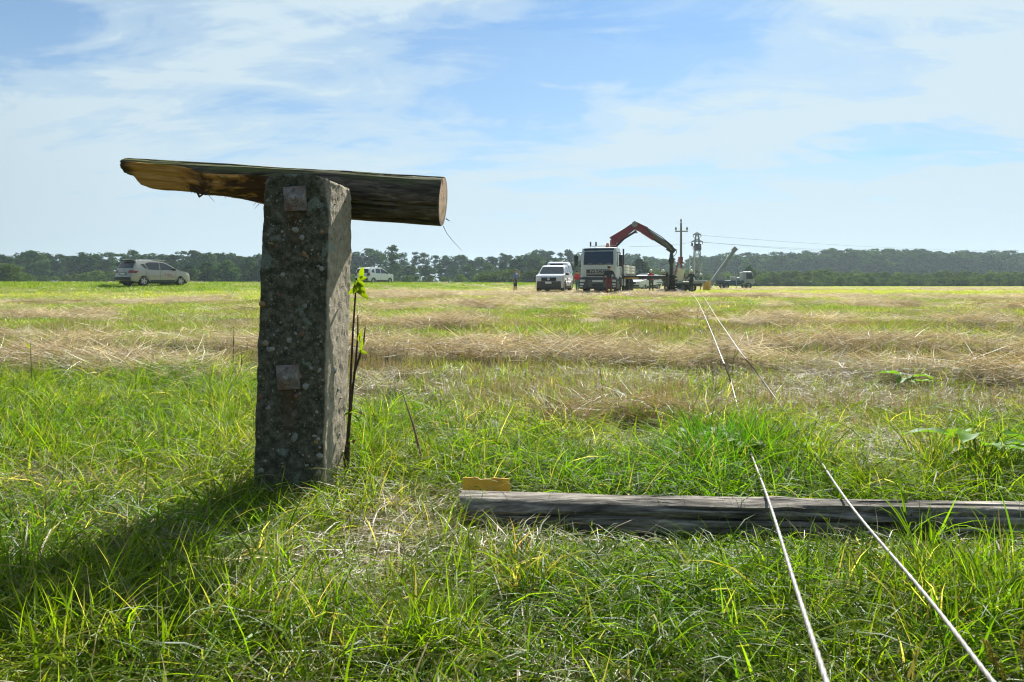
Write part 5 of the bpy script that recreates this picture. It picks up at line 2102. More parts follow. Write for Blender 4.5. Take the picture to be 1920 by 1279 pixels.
def white_suv():
    Y = 69.0
    x = (703 - 960) / FPX * Y
    z = gz(x, Y) - 0.03
    spec = dict(L=4.31, W=1.82, H=1.66, belt=1.02, wr=0.34, axles=(1.33, -1.34), paint=M['white_paint'], narrow=0.15,
                up=[(2.10, 0.36), (2.15, 0.60), (2.10, 0.88), (1.95, 1.00), (1.05, 1.10), (0.40, 1.52), (0.10, 1.62), (-0.6, 1.66), (-1.65, 1.62), (-1.86, 1.55), (-2.02, 1.10), (-2.08, 0.80), (-2.15, 0.66), (-2.13, 0.40)],
                side_glass=[[(0.90, 1.12), (0.42, 1.44), (0.12, 1.53), (-0.16, 1.55), (-0.16, 1.08)], [(-0.26, 1.08), (-0.26, 1.55), (-0.90, 1.54), (-0.98, 1.10)], [(-1.16, 1.14), (-1.16, 1.50), (-1.48, 1.46), (-1.58, 1.18)]],
                rear_glass=((-2.00, 1.12), (-1.88, 1.50)), windscreen=((0.98, 1.14), (0.44, 1.50)), seams=(0.9, -0.2), handles=(0.0, -0.9), rails=(0.1, -1.5), mirror=0.72, sill=M['grey_plastic'], mirror_mat=M['black_plastic'])
    root, cs = suv('white_car', 'white off-road car beyond the sapling leaves just right of the post', (x, Y, z), heading(x, Y, 0.62, 0.78), spec)
    for sg in (-1, 1):
        cs.side_panel([(-1.92, 0.86), (-1.98, 1.16), (-2.06, 1.12), (-2.10, 0.84)], sg, M['tail_lamp'], 'tail_light', root, 0.018)
        cs.end_panel((-2.085, 0.82), (-2.02, 1.14), sg * 0.78, sg * 0.98, M['tail_lamp'], 'tail_light', root, 0.018)
        cs.side_panel([(2.06, 0.86), (1.76, 0.98), (1.78, 0.80), (2.08, 0.74)], sg, M['lamp'], 'headlight', root, 0.012)
    cs.end_panel((-2.09, 0.80), (-2.065, 0.92), -0.36, 0.36, M['plate_white'], 'number_plate', root, 0.02)
    cs.end_panel((-2.15, 0.42), (-2.152, 0.62), -0.95, 0.95, M['grey_plastic'], 'rear_bumper', root, 0.03)
    MB().tube([(-2.08, 0, 1.02), (-2.10, 0, 1.015)], 0.06, 12).build('badge', M['chrome'], root)


white_suv()


def pickup(name, label, loc, rz, hardtop=True):
    spec = dict(L=5.25, W=1.94, H=1.82, belt=1.12, wr=0.38, axles=(1.65, -1.45), paint=M['white_paint'], narrow=0.20, nose=0.16, gc=0.32,
                up=[(2.55, 0.40), (2.62, 0.62), (2.58, 0.98), (2.42, 1.12), (1.45, 1.20), (0.75, 1.70), (0.45, 1.80), (-0.35, 1.82), (-0.75, 1.76), (-0.82, 1.18), (-2.58, 1.14), (-2.62, 0.70), (-2.60, 0.45)],
                side_glass=[[(1.30, 1.22), (0.75, 1.60), (0.45, 1.69), (0.15, 1.71), (0.15, 1.18)], [(0.06, 1.18), (0.06, 1.71), (-0.45, 1.70), (-0.66, 1.60), (-0.68, 1.20)]],
                rear_glass=((-0.80, 1.28), (-0.765, 1.70)), windscreen=((1.38, 1.24), (0.80, 1.68)), seams=(1.25, 0.1, -0.74), handles=(0.28, -0.55), mirror=1.12)
    root, cs = suv(name, label, loc, rz, spec)
    # front: black grille, headlights, dark bumper, plate
    cs.end_panel((2.61, 0.78), (2.575, 1.00), -0.60, 0.60, M['black_plastic'], 'grille', root, 0.012)
    MB().tube([(2.60, 0, 0.90), (2.63, 0, 0.90)], 0.085, 14).build('badge', M['chrome'], root)
    for sg in (-1, 1):
        cs.end_panel((2.61, 0.80), (2.575, 1.00), sg * 0.62, sg * 0.96, M['lamp'], 'headlight', root, 0.016)
        cs.side_panel([(2.46, 0.82), (2.20, 0.90), (2.16, 1.02), (2.44, 1.04)], sg, M['lamp'], 'headlight', root, 0.012)
    cs.end_panel((2.56, 0.36), (2.625, 0.76), -0.99, 0.99, M['grey_plastic'], 'front_bumper', root, 0.03)
    cs.end_panel((2.635, 0.62), (2.635, 0.74), -0.26, 0.26, M['plate_white'], 'number_plate', root, 0.05)
    for sg in (-1, 1):
        for wx in (1.65, -1.45):
            cs.side_panel([(wx + 0.53 * math.cos(a), 0.34 + 0.53 * math.sin(a)) for a in np.linspace(0, math.pi, 9)] + [(wx + 0.44 * math.cos(a), 0.34 + 0.44 * math.sin(a)) for a in np.linspace(math.pi, 0, 9)], sg, M['grey_plastic'], 'wheel_arch', root, 0.02)
    if hardtop:
        ht = CarShape(1.86, 1.86, 0.10, 0.92, 0.22, 0.05, 0.05, 0.3)
        cap = empty('canopy', (-1.66, 0, 1.145))
        cap.parent = root
        ht.body([(0.95, 0.0), (0.90, 0.62), (0.72, 0.84), (0.30, 0.92), (-0.60, 0.90), (-0.84, 0.70), (-0.93, 0.0)], M['white_paint'], 'canopy_shell', cap, (0.25, 0.5, 0.75), (0.6, -0.6))
        for sg in (-1, 1):
            ht.side_panel([(0.70, 0.22), (0.66, 0.66), (-0.10, 0.68), (-0.10, 0.22)], sg, M['glass'], 'canopy_window', cap)
            ht.side_panel([(-0.18, 0.22), (-0.18, 0.68), (-0.68, 0.64), (-0.76, 0.22)], sg, M['glass'], 'canopy_window', cap)
            MB().tube([(0.6, sg * 0.60, 0.90), (0.5, sg * 0.60, 0.99), (-0.5, sg * 0.60, 0.98), (-0.6, sg * 0.60, 0.88)], 0.02, 6).build('roof_rail', M['chrome'], cap)
        ht.end_panel((0.915, 0.46), (0.80, 0.78), -0.75, 0.60, M['glass'], 'canopy_front_window', cap)
    # tracks of grime on the doors: faint grey lettering
    for sg in (-1, 1):
        for k, (dx, dz, w, h) in enumerate(((0.0, 0.92, 0.5, 0.10), (0.08, 0.76, 0.34, 0.08))):
            cs.side_panel([(0.25 + dx, dz - h / 2), (0.25 + dx + w, dz - h / 2), (0.25 + dx + w, dz + h / 2), (0.25 + dx, dz + h / 2)], sg, M['grey_steel'], 'door_lettering', root, 0.006)
    return root


Yp = 47.5
xp = (1041 - 960) / FPX * Yp
pickup('white_pickup', 'white pickup with a hard canopy facing the camera left of the truck', (xp, Yp, gz(xp, Yp) + 0.02), heading(xp, Yp, -0.17, -0.985)).scale = (1.0, 0.97, 1.07)

Yw = 70.0
xw = (1208 - 960) / FPX * Yw
spec = dict(L=4.2, W=1.80, H=1.62, belt=1.0, wr=0.33, axles=(1.3, -1.3), paint=M['white_paint'], narrow=0.17,
            up=[(2.04, 0.34), (2.10, 0.58), (2.04, 0.86), (1.85, 0.96), (1.05, 1.06), (0.40, 1.48), (0.05, 1.60), (-1.4, 1.60), (-1.8, 1.50), (-2.02, 1.0), (-2.10, 0.62), (-2.06, 0.36)],
            side_glass=[[(0.90, 1.08), (0.40, 1.40), (0.1, 1.50), (-0.15, 1.51), (-0.15, 1.04)], [(-0.24, 1.04), (-0.24, 1.51), (-1.1, 1.48), (-1.3, 1.10)]],
            rear_glass=((-2.0, 1.06), (-1.82, 1.46)), windscreen=((0.98, 1.10), (0.42, 1.47)), seams=(0.9, -0.2), mirror=0.7)
root, cs = suv('white_car', 'white car seen from the front under the outrigger beam', (xw, Yw, gz(xw, Yw)), heading(xw, Yw, -0.55, -0.83), spec)
cs.end_panel((2.09, 0.62), (2.05, 0.84), -0.45, 0.45, M['black_plastic'], 'grille', root)
cs.end_panel((2.07, 0.38), (2.10, 0.56), -0.9, 0.9, M['grey_plastic'], 'front_bumper', root, 0.02)
for sg in (-1, 1):
    cs.end_panel((2.09, 0.66), (2.04, 0.88), sg * 0.52, sg * 0.94, M['lamp'], 'headlight', root, 0.014)
MB().box((-0.2, 0, 1.66), (0.4, 1.0, 0.09), bev=0.02).build('roof_box', M['chrome'], root)


# ------------------------------------------------------------------ crane truck
def crane_truck():
    Y = 44.5
    x = (1121 - 960) / FPX * Y
    rz = heading(x, Y, -0.20, -0.98)
    root = empty('crane_truck', (x, Y, gz(x, Y) - 0.02), rz)
    tag(root, 'white high-cab lorry with a dark red folding loader crane over its bed', 'truck')
    # local: x forward, y to the driver's left, z up; front bumper at x = 0
    cab = CarShape(2.1, 2.50, 1.75, 3.10, 0.10, 0.10, 0.02, 0.5)
    cb = empty('cab', (-1.15, 0, 0))
    cb.parent = root
    cab.body([(1.06, 1.12), (1.08, 1.90), (0.86, 2.90), (0.70, 3.06), (0.3, 3.10), (-0.95, 3.06), (-1.02, 2.9), (-1.02, 1.12)], M['truck_white'], 'cab_shell', cb, (1.2, 1.75, 2.1, 2.6), (0.5, 0.8))
    cab.end_panel((1.075, 1.93), (0.885, 2.80), -0.90, 0.90, M['screen_blue'], 'windscreen', cb, 0.02, -0.86, 0.86)
    cab.end_panel((0.865, 2.86), (0.78, 2.99), -0.88, 0.88, M['glass'], 'sun_visor', cb, 0.03)
    for k in (-0.55, 0.0, 0.5):
        MB().beam((1.10, k * 1.2 - 0.12, 1.96), (1.085, k * 1.2 + 0.28, 2.03), 0.03, 0.03).build('wiper', M['grey_steel'], cb)
    cab.end_panel((1.08, 1.36), (1.08, 1.62), -0.72, 0.72, M['black_plastic'], 'grille', cb, 0.022)
    cab.end_panel((1.08, 1.18), (1.08, 1.30), -0.72, 0.72, M['black_plastic'], 'lower_grille', cb, 0.022)
    for z in (1.33, 1.15):
        cab.end_panel((1.08, z - 0.02), (1.08, z + 0.02), -0.72, 0.72, M['truck_white'], 'grille_bar', cb, 0.035)
    # maker's name on the grille
    fc = bpy.data.curves.new('lettering', 'FONT')
    fc.body = 'IVECO'
    fc.size = 0.30
    fc.extrude = 0.012
    fc.align_x = 'CENTER'
    fc.align_y = 'CENTER'
    fo = bpy.data.objects.new('lettering_source', fc)
    COL.objects.link(fo)
    bpy.context.view_layer.update()
    me = bpy.data.meshes.new_from_object(fo.evaluated_get(bpy.context.evaluated_depsgraph_get()))
    bpy.data.objects.remove(fo)
    me.name = 'grille_lettering'
    me.materials.clear()
    me.materials.append(M['chrome_pale'])
    o = link('grille_lettering', me, cb)
    o.location = (1.135, 0, 1.49)
    o.rotation_euler = (R(90), 0, R(90))
    o.scale = (1.25, 0.75, 1)
    for sg in (-1, 1):
        cab.side_panel([(0.78, 1.92), (0.62, 2.72), (-0.25, 2.76), (-0.25, 1.88)], sg, M['glass'], 'side_window', cb)
        cab.side_panel([(-0.36, 2.2), (-0.36, 2.7), (-0.75, 2.7), (-0.75, 2.2)], sg, M['glass'], 'rear_side_window', cb)
        cab.side_panel([(0.86, 1.05), (0.87, 1.08), (-0.29, 1.08), (-0.29, 1.05)], sg, M['black_plastic'], 'door_seam', cb, 0.004)
        cab.side_panel([(-0.27, 1.05), (-0.30, 1.05), (-0.30, 1.85), (-0.27, 1.85)], sg, M['black_plastic'], 'door_seam', cb, 0.004)
        MB().box((-0.12, sg * 1.27, 1.72), (0.22, 0.04, 0.05), bev=0.01).build('door_handle', M['black_plastic'], cb)
        # mirrors on long arms
        mi = empty('mirror_assembly', (0.92, sg * 1.36, 2.3))
        mi.parent = cb
        MB().box((0.12, sg * 0.12, -0.1), (0.14, 0.24, 0.78), bev=0.05).build('mirror_housing', M['black_plastic'], mi)
        MB().tube([(-0.15, -sg * 0.2, 0.45), (0.06, sg * 0.06, 0.42), (0.08, sg * 0.1, 0.25)], 0.03, 6).build('mirror_arm', M['black_plastic'], mi)
        MB().tube([(-0.15, -sg * 0.2, -0.45), (0.06, sg * 0.06, -0.45), (0.08, sg * 0.1, -0.3)], 0.03, 6).build('mirror_arm', M['black_plastic'], mi)
        cab.side_panel([(1.02, 1.0), (0.60, 1.0), (0.62, 1.30), (1.00, 1.34)], sg, M['truck_white'], 'corner_panel', cb, 0.02)
    # bumper, lights
    bu = empty('bumper', (0, 0, 0))
    bu.parent = root
    MB().box((-0.16, 0, 0.72), (0.40, 2.50, 0.76), bev=0.06).build('bumper_bar', M['grey_plastic'], bu)
    MB().box((0.03, 0.0, 0.70), (0.06, 1.25, 0.46), bev=0.02).build('centre_panel', M['bumper_grey'], bu)
    MB().box((0.10, 0.0, 0.86), (0.06, 0.70, 0.14), bev=0.02).build('number_plate', M['plate_white'], bu)
    MB().box((0.10, 0.0, 0.62), (0.10, 0.75, 0.14), bev=0.03).build('winch', M['crane_dark'], bu)
    for sg in (-1, 1):
        MB().box((0.02, sg * 1.02, 0.88), (0.09, 0.34, 0.16), bev=0.03).build('headlight', M['lamp'], bu)
        MB().box((0.02, sg * 1.05, 0.66), (0.09, 0.26, 0.13), bev=0.03).build('headlight', M['lamp'], bu)
        MB().box((0.02, sg * 1.08, 0.50), (0.07, 0.18, 0.08), bev=0.02).build('fog_lamp', M['lamp'], bu)
    # chassis, tanks, wheels
    for sg in (-1, 1):
        MB().box((-4.4, sg * 0.42, 0.92), (8.0, 0.10, 0.26)).build('chassis_rail', M['crane_dark'], root)
        wheel(root, -1.35, sg * 1.04, 0.52, 0.34, M['dark_rim'])
        wheel(root, -5.2, sg * 1.00, 0.52, 0.52, M['dark_rim'])
        wheel(root, -6.55, sg * 1.00, 0.52, 0.52, M['dark_rim'])
        MB().box((-1.35, sg * 1.08, 1.12), (1.25, 0.36, 0.10), bev=0.04).build('mudguard', M['black_plastic'], root)
        MB().box((-2.35, sg * 0.98, 0.80), (0.7, 0.5, 0.5), bev=0.08).build('fuel_tank', M['grey_steel'], root)
        MB().box((-0.62, sg * 1.12, 0.62), (0.36, 0.26, 0.50), bev=0.03).build('cab_step', M['grey_plastic'], root)
    MB().box((-1.0, 0, 0.75), (1.6, 1.2, 0.4)).build('engine', M['crane_dark'], root)
    # roof bar with beacons
    MB().tube([(-1.1, 1.0, 3.06), (-1.1, 1.0, 3.20), (-1.1, -0.75, 3.20), (-1.1, -0.75, 3.06)], 0.022, 6).build('roof_bar', M['crane_dark'], root)
    for y in (-0.72, -0.35):
        MB().tube([(-1.1, y, 3.18), (-1.1, y, 3.24), (-1.1, y, 3.44), (-1.1, y, 3.50)], [0.03, 0.055, 0.055, 0.03], 8).build('beacon', M['crane_dark'], root)
    MB().tube([(-1.5, 0.35, 3.05), (-1.5, 0.35, 3.25), (-1.5, 0.35, 3.40)], [0.13, 0.13, 0.07], 10).build('beacon', M['orange_paint'], root)
    # open bed behind the crane
    MB().box((-5.9, 0, 1.27), (4.9, 2.44, 0.16)).build('bed_floor', M['crane_dark'], root)
    for sg in (-1, 1):
        for k in range(3):
            for j in range(2):
                MB().box((-3.9 - 2.4 * j - 0.0, sg * 1.235, 1.47 + k * 0.205), (2.34, 0.04, 0.19), bev=0.008).build('dropside_board', M['white_board'], root)
        for xx in (-3.45, -5.1, -8.3):
            MB().box((xx - 0.25, sg * 1.20, 1.62), (0.08, 0.07, 0.85)).build('stake', M['crane_dark'], root)
    for sg in (-1, 1):
        MB().box((-3.42, sg * 1.10, 2.18), (0.10, 0.10, 1.85)).build('headboard_post', M['crane_dark'], root)
    for z in (1.9, 2.55):
        MB().box((-3.42, 0, z), (0.07, 2.2, 0.08)).build('headboard_rail', M['crane_dark'], root)
    MB().box((-3.40, 0, 1.75), (0.05, 2.2, 0.75)).build('headboard_sheet', M['crane_dark'], root)
    MB().box((-8.33, 0, 1.67), (0.04, 2.44, 0.6), bev=0.01).build('tailboard', M['white_board'], root)
    # outriggers: base across the chassis, beam run out to the driver's left, leg down
    MB().box((-2.75, 0, 1.02), (0.42, 2.46, 0.34), bev=0.02).build('outrigger_base', M['crane_dark'], root)
    MB().box((-2.75, 2.55, 1.12), (0.26, 3.3, 0.22), bev=0.01).build('outrigger_beam', M['crane_dark'], root)
    MB().box((-2.75, 1.75, 1.06), (0.30, 1.0, 0.10), bev=0.01).build('outrigger_guard', M['yellow_drum'], root)
    MB().tube([(-2.75, 4.15, 1.45), (-2.75, 4.15, 0.55)], 0.10, 10).tube([(-2.75, 4.15, 0.6), (-2.75, 4.15, 0.08)], 0.06, 10).build('outrigger_leg', M['crane_dark'], root)
    MB().tube([(-2.75, 4.15, 0.08), (-2.75, 4.15, 0.0)], [0.12, 0.22], 12).build('outrigger_foot', M['crane_dark'], root)
    MB().tube([(-2.75, -1.28, 1.35), (-2.75, -1.28, 0.10)], 0.09, 10).build('outrigger_leg', M['crane_dark'], root)
    MB().tube([(-2.75, 1.28, 1.40), (-2.75, 1.28, 0.55)], 0.06, 8).build('hydraulic_ram', M['chrome'], root)

    # the crane, laid out in the plane it works in (world space)
    Yc = 46.6
    cr = empty('loader_crane', (0, 0, 0))
    cr.parent = root

    def W(px, py, dy=0.0):
        return put(px, py, Yc + dy)

    def bar(name, mat, p0, p1, w, h, w1=None, h1=None):
        return MB().beam(p0, p1, w, h, w1, h1).build(name, mat, cr, 35, True)

    MB().tube([W(1160, 522), W(1158, 490), W(1155, 470)], [0.34, 0.28, 0.24], 14).build('slew_column', M['crane_dark'], cr, 35, True)
    MB().tube([W(1155, 474), W(1150, 462), W(1149, 450)], [0.26, 0.24, 0.20], 10).build('column_head', M['crane_red'], cr, 35, True)
    bar('main_boom', M['crane_red'], W(1148, 452), W(1188, 425), 0.36, 0.62, 0.32, 0.42)
    bar('main_boom_top', M['crane_dark'], W(1149, 444.5), W(1184, 421), 0.22, 0.09)
    bar('lift_ram', M['crane_dark'], W(1154, 463), W(1170, 447), 0.16, 0.16)
    bar('link_ram', M['crane_dark'], W(1170, 447.5), W(1192, 434), 0.15, 0.14)
    MB().tube([W(1190, 420.5, -0.35), W(1190, 420.5, 0.35)], 0.20, 14).build('knuckle_pin', M['grey_steel'], cr, 35, True)
    MB().tube([W(1191, 432, -0.2), W(1195, 437, -0.2), W(1189, 437, -0.2), W(1191, 432, -0.2)], 0.05, 6).build('knuckle_link', M['crane_dark'], cr, 35, True)
    bar('knuckle', M['crane_red'], W(1186, 421), W(1212, 433), 0.34, 0.50, 0.30, 0.48)
    bar('outer_boom', M['crane_red'], W(1204, 433), W(1226, 448), 0.26, 0.30, 0.24, 0.26)
    for k, (o0, o1) in enumerate(((-6.2, 0.9), (-4.2, 0.93), (-2.2, 0.96), (0.2, 1.0), (2.2, 1.0))):
        a, b = W(1209 + 3.0 * k, 435 + o0 + 2.0 * k), W(1205 + 57 * o1, 433 + 36.0 * o1 + o0 * 0.8)
        bar('extension', M['crane_dark'], a, b, 0.26 - 0.02 * k, 0.16)
        bar('extension_ram', M['crane_brass'] if k % 2 else M['grey_steel'], a + Vector((0.1, -0.16, 0.03)), b + Vector((-0.1, -0.16, 0.03)), 0.025, 0.025)
    bar('boom_tip', M['crane_dark'], W(1253, 463), W(1264, 473), 0.28, 0.46, 0.26, 0.34)
    MB().tube([W(1264, 466), W(1268, 468), W(1268.5, 474), W(1264, 480), W(1260, 482)], 0.025, 6).build('hose', M['crane_dark'], cr, 35, True)
    MB().tube([W(1205, 432, -0.1), W(1215, 428.5, -0.1), W(1240, 444, -0.1), W(1262, 462, -0.1)], 0.03, 6).build('hose', M['crane_dark'], cr, 35, True)
    # earth auger hanging from the tip
    au = empty('auger', (0, 0, 0))
    au.parent = cr
    g = W(1257, 550)
    zg = gz(g.x, g.y)
    hang = Vector((W(1259, 478).x, Yc, 0))

    def zz_(py):
        return W(1257, py).z

    def H(py, r):
        return (hang.x, hang.y, zz_(py)), r

    def seg(name, rows, mat, n=10):
        MB().tube([H(p, r)[0] for p, r in rows], [r for p, r in rows], n).build(name, mat, au, 35, True)

    seg('rotator', [(474, 0.10), (480, 0.14), (484, 0.14)], M['crane_dark'])
    seg('drive_motor', [(484, 0.17), (488, 0.20), (495, 0.15), (497, 0.12)], M['crane_dark'])
    seg('auger_shaft', [(497, 0.13), (518, 0.12), (520, 0.12)], M['crane_dark'])
    # helical flight, clogged with earth
    mb = MB()
    zt, zb = zz_(519), zg - 0.05
    n = 110
    vs_, fs = [], []
    for k in range(n + 1):
        u = k / n
        a = u * 2 * math.pi * 5
        z = zt + (zb - zt) * u
        r = 0.36 + 0.06 * math.sin(k * 1.7) + 0.05 * random.random()
        for rr, dz in ((0.06, 0.06), (r, 0.02), (r, -0.05), (0.06, -0.04)):
            vs_.append((hang.x + rr * math.cos(a), hang.y + rr * math.sin(a), z + dz))
    for k in range(n):
        for j in range(4):
            p, q = k * 4 + j, k * 4 + (j + 1) % 4
            fs.append((p, q, q + 4, p + 4))
    mb.add(vs_, fs).build('auger_flight', M['soil'], au, 40, True)
    MB().tube([(hang.x, hang.y, zt + 0.1), (hang.x, hang.y, zt - 0.5), (hang.x, hang.y, zb)], [0.22, 0.27, 0.20], 12).build('clinging_earth', M['soil'], au, 40, True)
    return hang


M['bumper_grey'] = simple('bumper_grey', (0.11, 0.12, 0.12), 0.5, var=0.3)
M['screen_blue'] = simple('windscreen_glass', (0.012, 0.022, 0.045), 0.08, var=0.2, spec=0.7)
M['chrome_pale'] = simple('pale_letter_metal', (0.62, 0.64, 0.66), 0.35, metal=0.3)
M['white_board'] = simple('white_board', (0.62, 0.60, 0.55), 0.6, var=0.15)
hang = crane_truck()

# heap of dug earth round the auger
def earth_heap():
    n = 26
    vs_, fs = [], []
    zg = gz(hang.x, hang.y)
    rows = [(0.0, 0.30), (0.5, 0.30), (0.8, 0.20), (1.1, 0.06), (1.3, -0.06)]
    for r, z in rows:
        for j in range(n):
            a = 2 * math.pi * j / n
            f = 1 + 0.3 * fbm((math.cos(a), math.sin(a), r), 2, 3)
            vs_.append((r * f * 1.2 * math.cos(a), r * f * math.sin(a), z * f))
    for i in range(len(rows) - 1):
        for j in range(n):
            fs.append((i * n + j, i * n + (j + 1) % n, (i + 1) * n + (j + 1) % n, (i + 1) * n + j))
    o = MB().add(vs_, fs).build('earth_heap', M['soil'], None, 60)
    o.location = (hang.x, hang.y, zg)
    tag(o, 'low heap of fresh dark earth round the auger hole', 'earth heap')


earth_heap()


# ------------------------------------------------------------------ trailer with a red jib, boom truck, drum
def red_jib_trailer():
    Y = 58.0
    x = put(1272, 540, Y).x
    root = empty('jib_trailer', (x, Y, gz(x, Y)), R(8))
    tag(root, 'low flat trailer with a small red A-shaped jib and a cream board', 'trailer')
    s = Y / FPX
    MB().box((0.2, 0, 0.80), (3.6, 1.9, 0.14), bev=0.02).build('deck', M['grey_steel'], root)
    MB().box((1.6, -0.4, 0.92), (1.3, 0.9, 0.12), bev=0.03).build('pale_load', M['pale_pole'], root)
    MB().box((0.4, 0, 0.60), (3.0, 0.8, 0.22)).build('chassis', M['crane_dark'], root)
    for sg in (-1, 1):
        for wx in (0.0, 0.85):
            wheel(root, wx, sg * 0.85, 0.36, 0.25, M['dark_rim'])
    MB().beam((-0.55, 0, 0.85), (0.05, 0, 2.75), 0.10, 0.10).build('jib_leg', M['crane_red'], root)
    MB().beam((0.65, 0, 0.85), (0.10, 0, 2.75), 0.10, 0.10).build('jib_leg', M['crane_red'], root)
    MB().beam((0.06, -0.25, 2.45), (0.10, -0.25, 2.95), 0.34, 0.30).build('jib_head', M['crane_red'], root)
    MB().beam((-0.25, 0, 1.75), (0.40, 0, 1.75), 0.10, 0.10).build('jib_tie', M['crane_red'], root)
    MB().box((-0.05, -0.5, 1.42), (0.62, 0.05, 1.10), ry=R(14), bev=0.01).build('cream_board', M['cream_panel'], root)
    MB().beam((-1.55, 0, 0.62), (-2.6, 0, 0.5), 0.10, 0.10).build('drawbar', M['crane_dark'], root)


red_jib_trailer()


def boom_truck():
    Y = 92.0
    x = put(1375, 540, Y).x
    root = empty('boom_truck', (x, Y, gz(x, Y)), R(-4))
    tag(root, 'small grey-cab lorry with a long pale grey boom raised to the upper right', 'truck')
    s = Y / FPX

    def lx(px):
        return (px - 1375) * s

    cab = CarShape(1.7, 2.1, 1.25, 2.35, 0.14, 0.08, 0.03, 0.4)
    cb = empty('cab', (lx(1400), 0, 0))
    cb.parent = root
    cab.body([(0.85, 0.6), (0.86, 1.25), (0.72, 1.5), (0.52, 2.25), (0.35, 2.35), (-0.7, 2.32), (-0.8, 2.2), (-0.8, 0.6)], M['boom_grey'], 'cab_shell', cb, (0.9, 1.25, 1.6, 2.0), (0.4,))
    cab.end_panel((0.70, 1.52), (0.54, 2.18), -0.85, 0.85, M['glass'], 'windscreen', cb)
    for sg in (-1, 1):
        cab.side_panel([(0.52, 1.36), (0.36, 2.12), (-0.35, 2.14), (-0.35, 1.34)], sg, M['glass'], 'side_window', cb)
        MB().box((0.62, sg * 1.12, 1.65), (0.10, 0.16, 0.32), bev=0.03).build('wing_mirror', M['black_plastic'], cb)
        wheel(root, lx(1399), sg * 0.9, 0.44, 0.3, M['dark_rim'])
        wheel(root, lx(1358), sg * 0.9, 0.44, 0.4, M['dark_rim'])
        MB().box((lx(1372), sg * 0.38, 0.75), (4.0, 0.09, 0.2)).build('chassis_rail', M['crane_dark'], root)
    MB().box((lx(1409.5), 0, 0.62), (0.16, 2.0, 0.3), bev=0.04).build('bumper', M['grey_plastic'], root)
    MB().box((lx(1367), 0, 1.0), (3.5, 2.0, 0.3), bev=0.02).build('bed', M['blue_steel'], root)
    for sg in (-1, 1):
        MB().box((lx(1371), sg * 0.98, 0.72), (1.4, 0.08, 0.45), bev=0.02).build('side_skirt', M['blue_steel'], root)
    MB().box((lx(1373), -0.3, 1.42), (0.6, 0.7, 0.55), bev=0.05).build('locker', M['pale_pole'], root)
    MB().box((lx(1382), -0.3, 1.36), (0.45, 0.7, 0.45), bev=0.05).build('locker', M['boom_grey'], root)
    MB().prism([(lx(1343), 1.1), (lx(1362), 1.1), (lx(1354), 2.0), (lx(1345), 2.2)], -0.45, 0.45).build('turret', M['boom_grey'], root)

    def P_(px, py, dy=0.0):
        p = put(px, py, Y + dy)
        return Vector((p.x - x, dy, p.z - gz(x, Y)))

    MB().beam(P_(1333, 533), P_(1377, 469), 0.42, 0.52, 0.40, 0.46).build('boom', M['boom_grey'], root)
    MB().beam(P_(1352, 510, -0.3), P_(1379.5, 467, -0.3), 0.10, 0.12).build('boom_rib', M['grey_steel'], root)
    MB().beam(P_(1374, 471), P_(1380, 465), 0.55, 0.60).build('boom_head', M['grey_steel'], root)
    MB().beam(P_(1356, 530), P_(1353, 512), 0.22, 0.22).build('lift_ram', M['boom_grey'], root)
    MB().tube([P_(1335, 545, -1.1), P_(1335, 520, -1.1)], 0.07, 8).build('stabiliser', M['boom_grey'], root)
    MB().tube([P_(1382, 548, -1.1), P_(1382, 512, -1.1)], 0.04, 8).build('stabiliser', M['boom_grey'], root)


boom_truck()


def drum():
    Y = 66.0
    p = put(1325, 545, Y)
    root = empty('yellow_drum', (p.x, Y, gz(p.x, Y)), 0.3)
    tag(root, 'yellow drum standing left of the boom truck', 'drum')
    MB().tube([(0, 0, 0.02), (0, 0, 0.96)], 0.36, 20).build('drum_body', M['yellow_drum'], root)
    for z in (0.04, 0.34, 0.64, 0.94):
        MB().tube([(0, 0, z - 0.02), (0, 0, z), (0, 0, z + 0.02)], [0.355, 0.385, 0.355], 20).build('hoop', M['orange_paint'], root)
    MB().tube([(0.15, 0.1, 0.96), (0.15, 0.1, 0.99)], 0.05, 8).build('bung', M['grey_steel'], root)


drum()

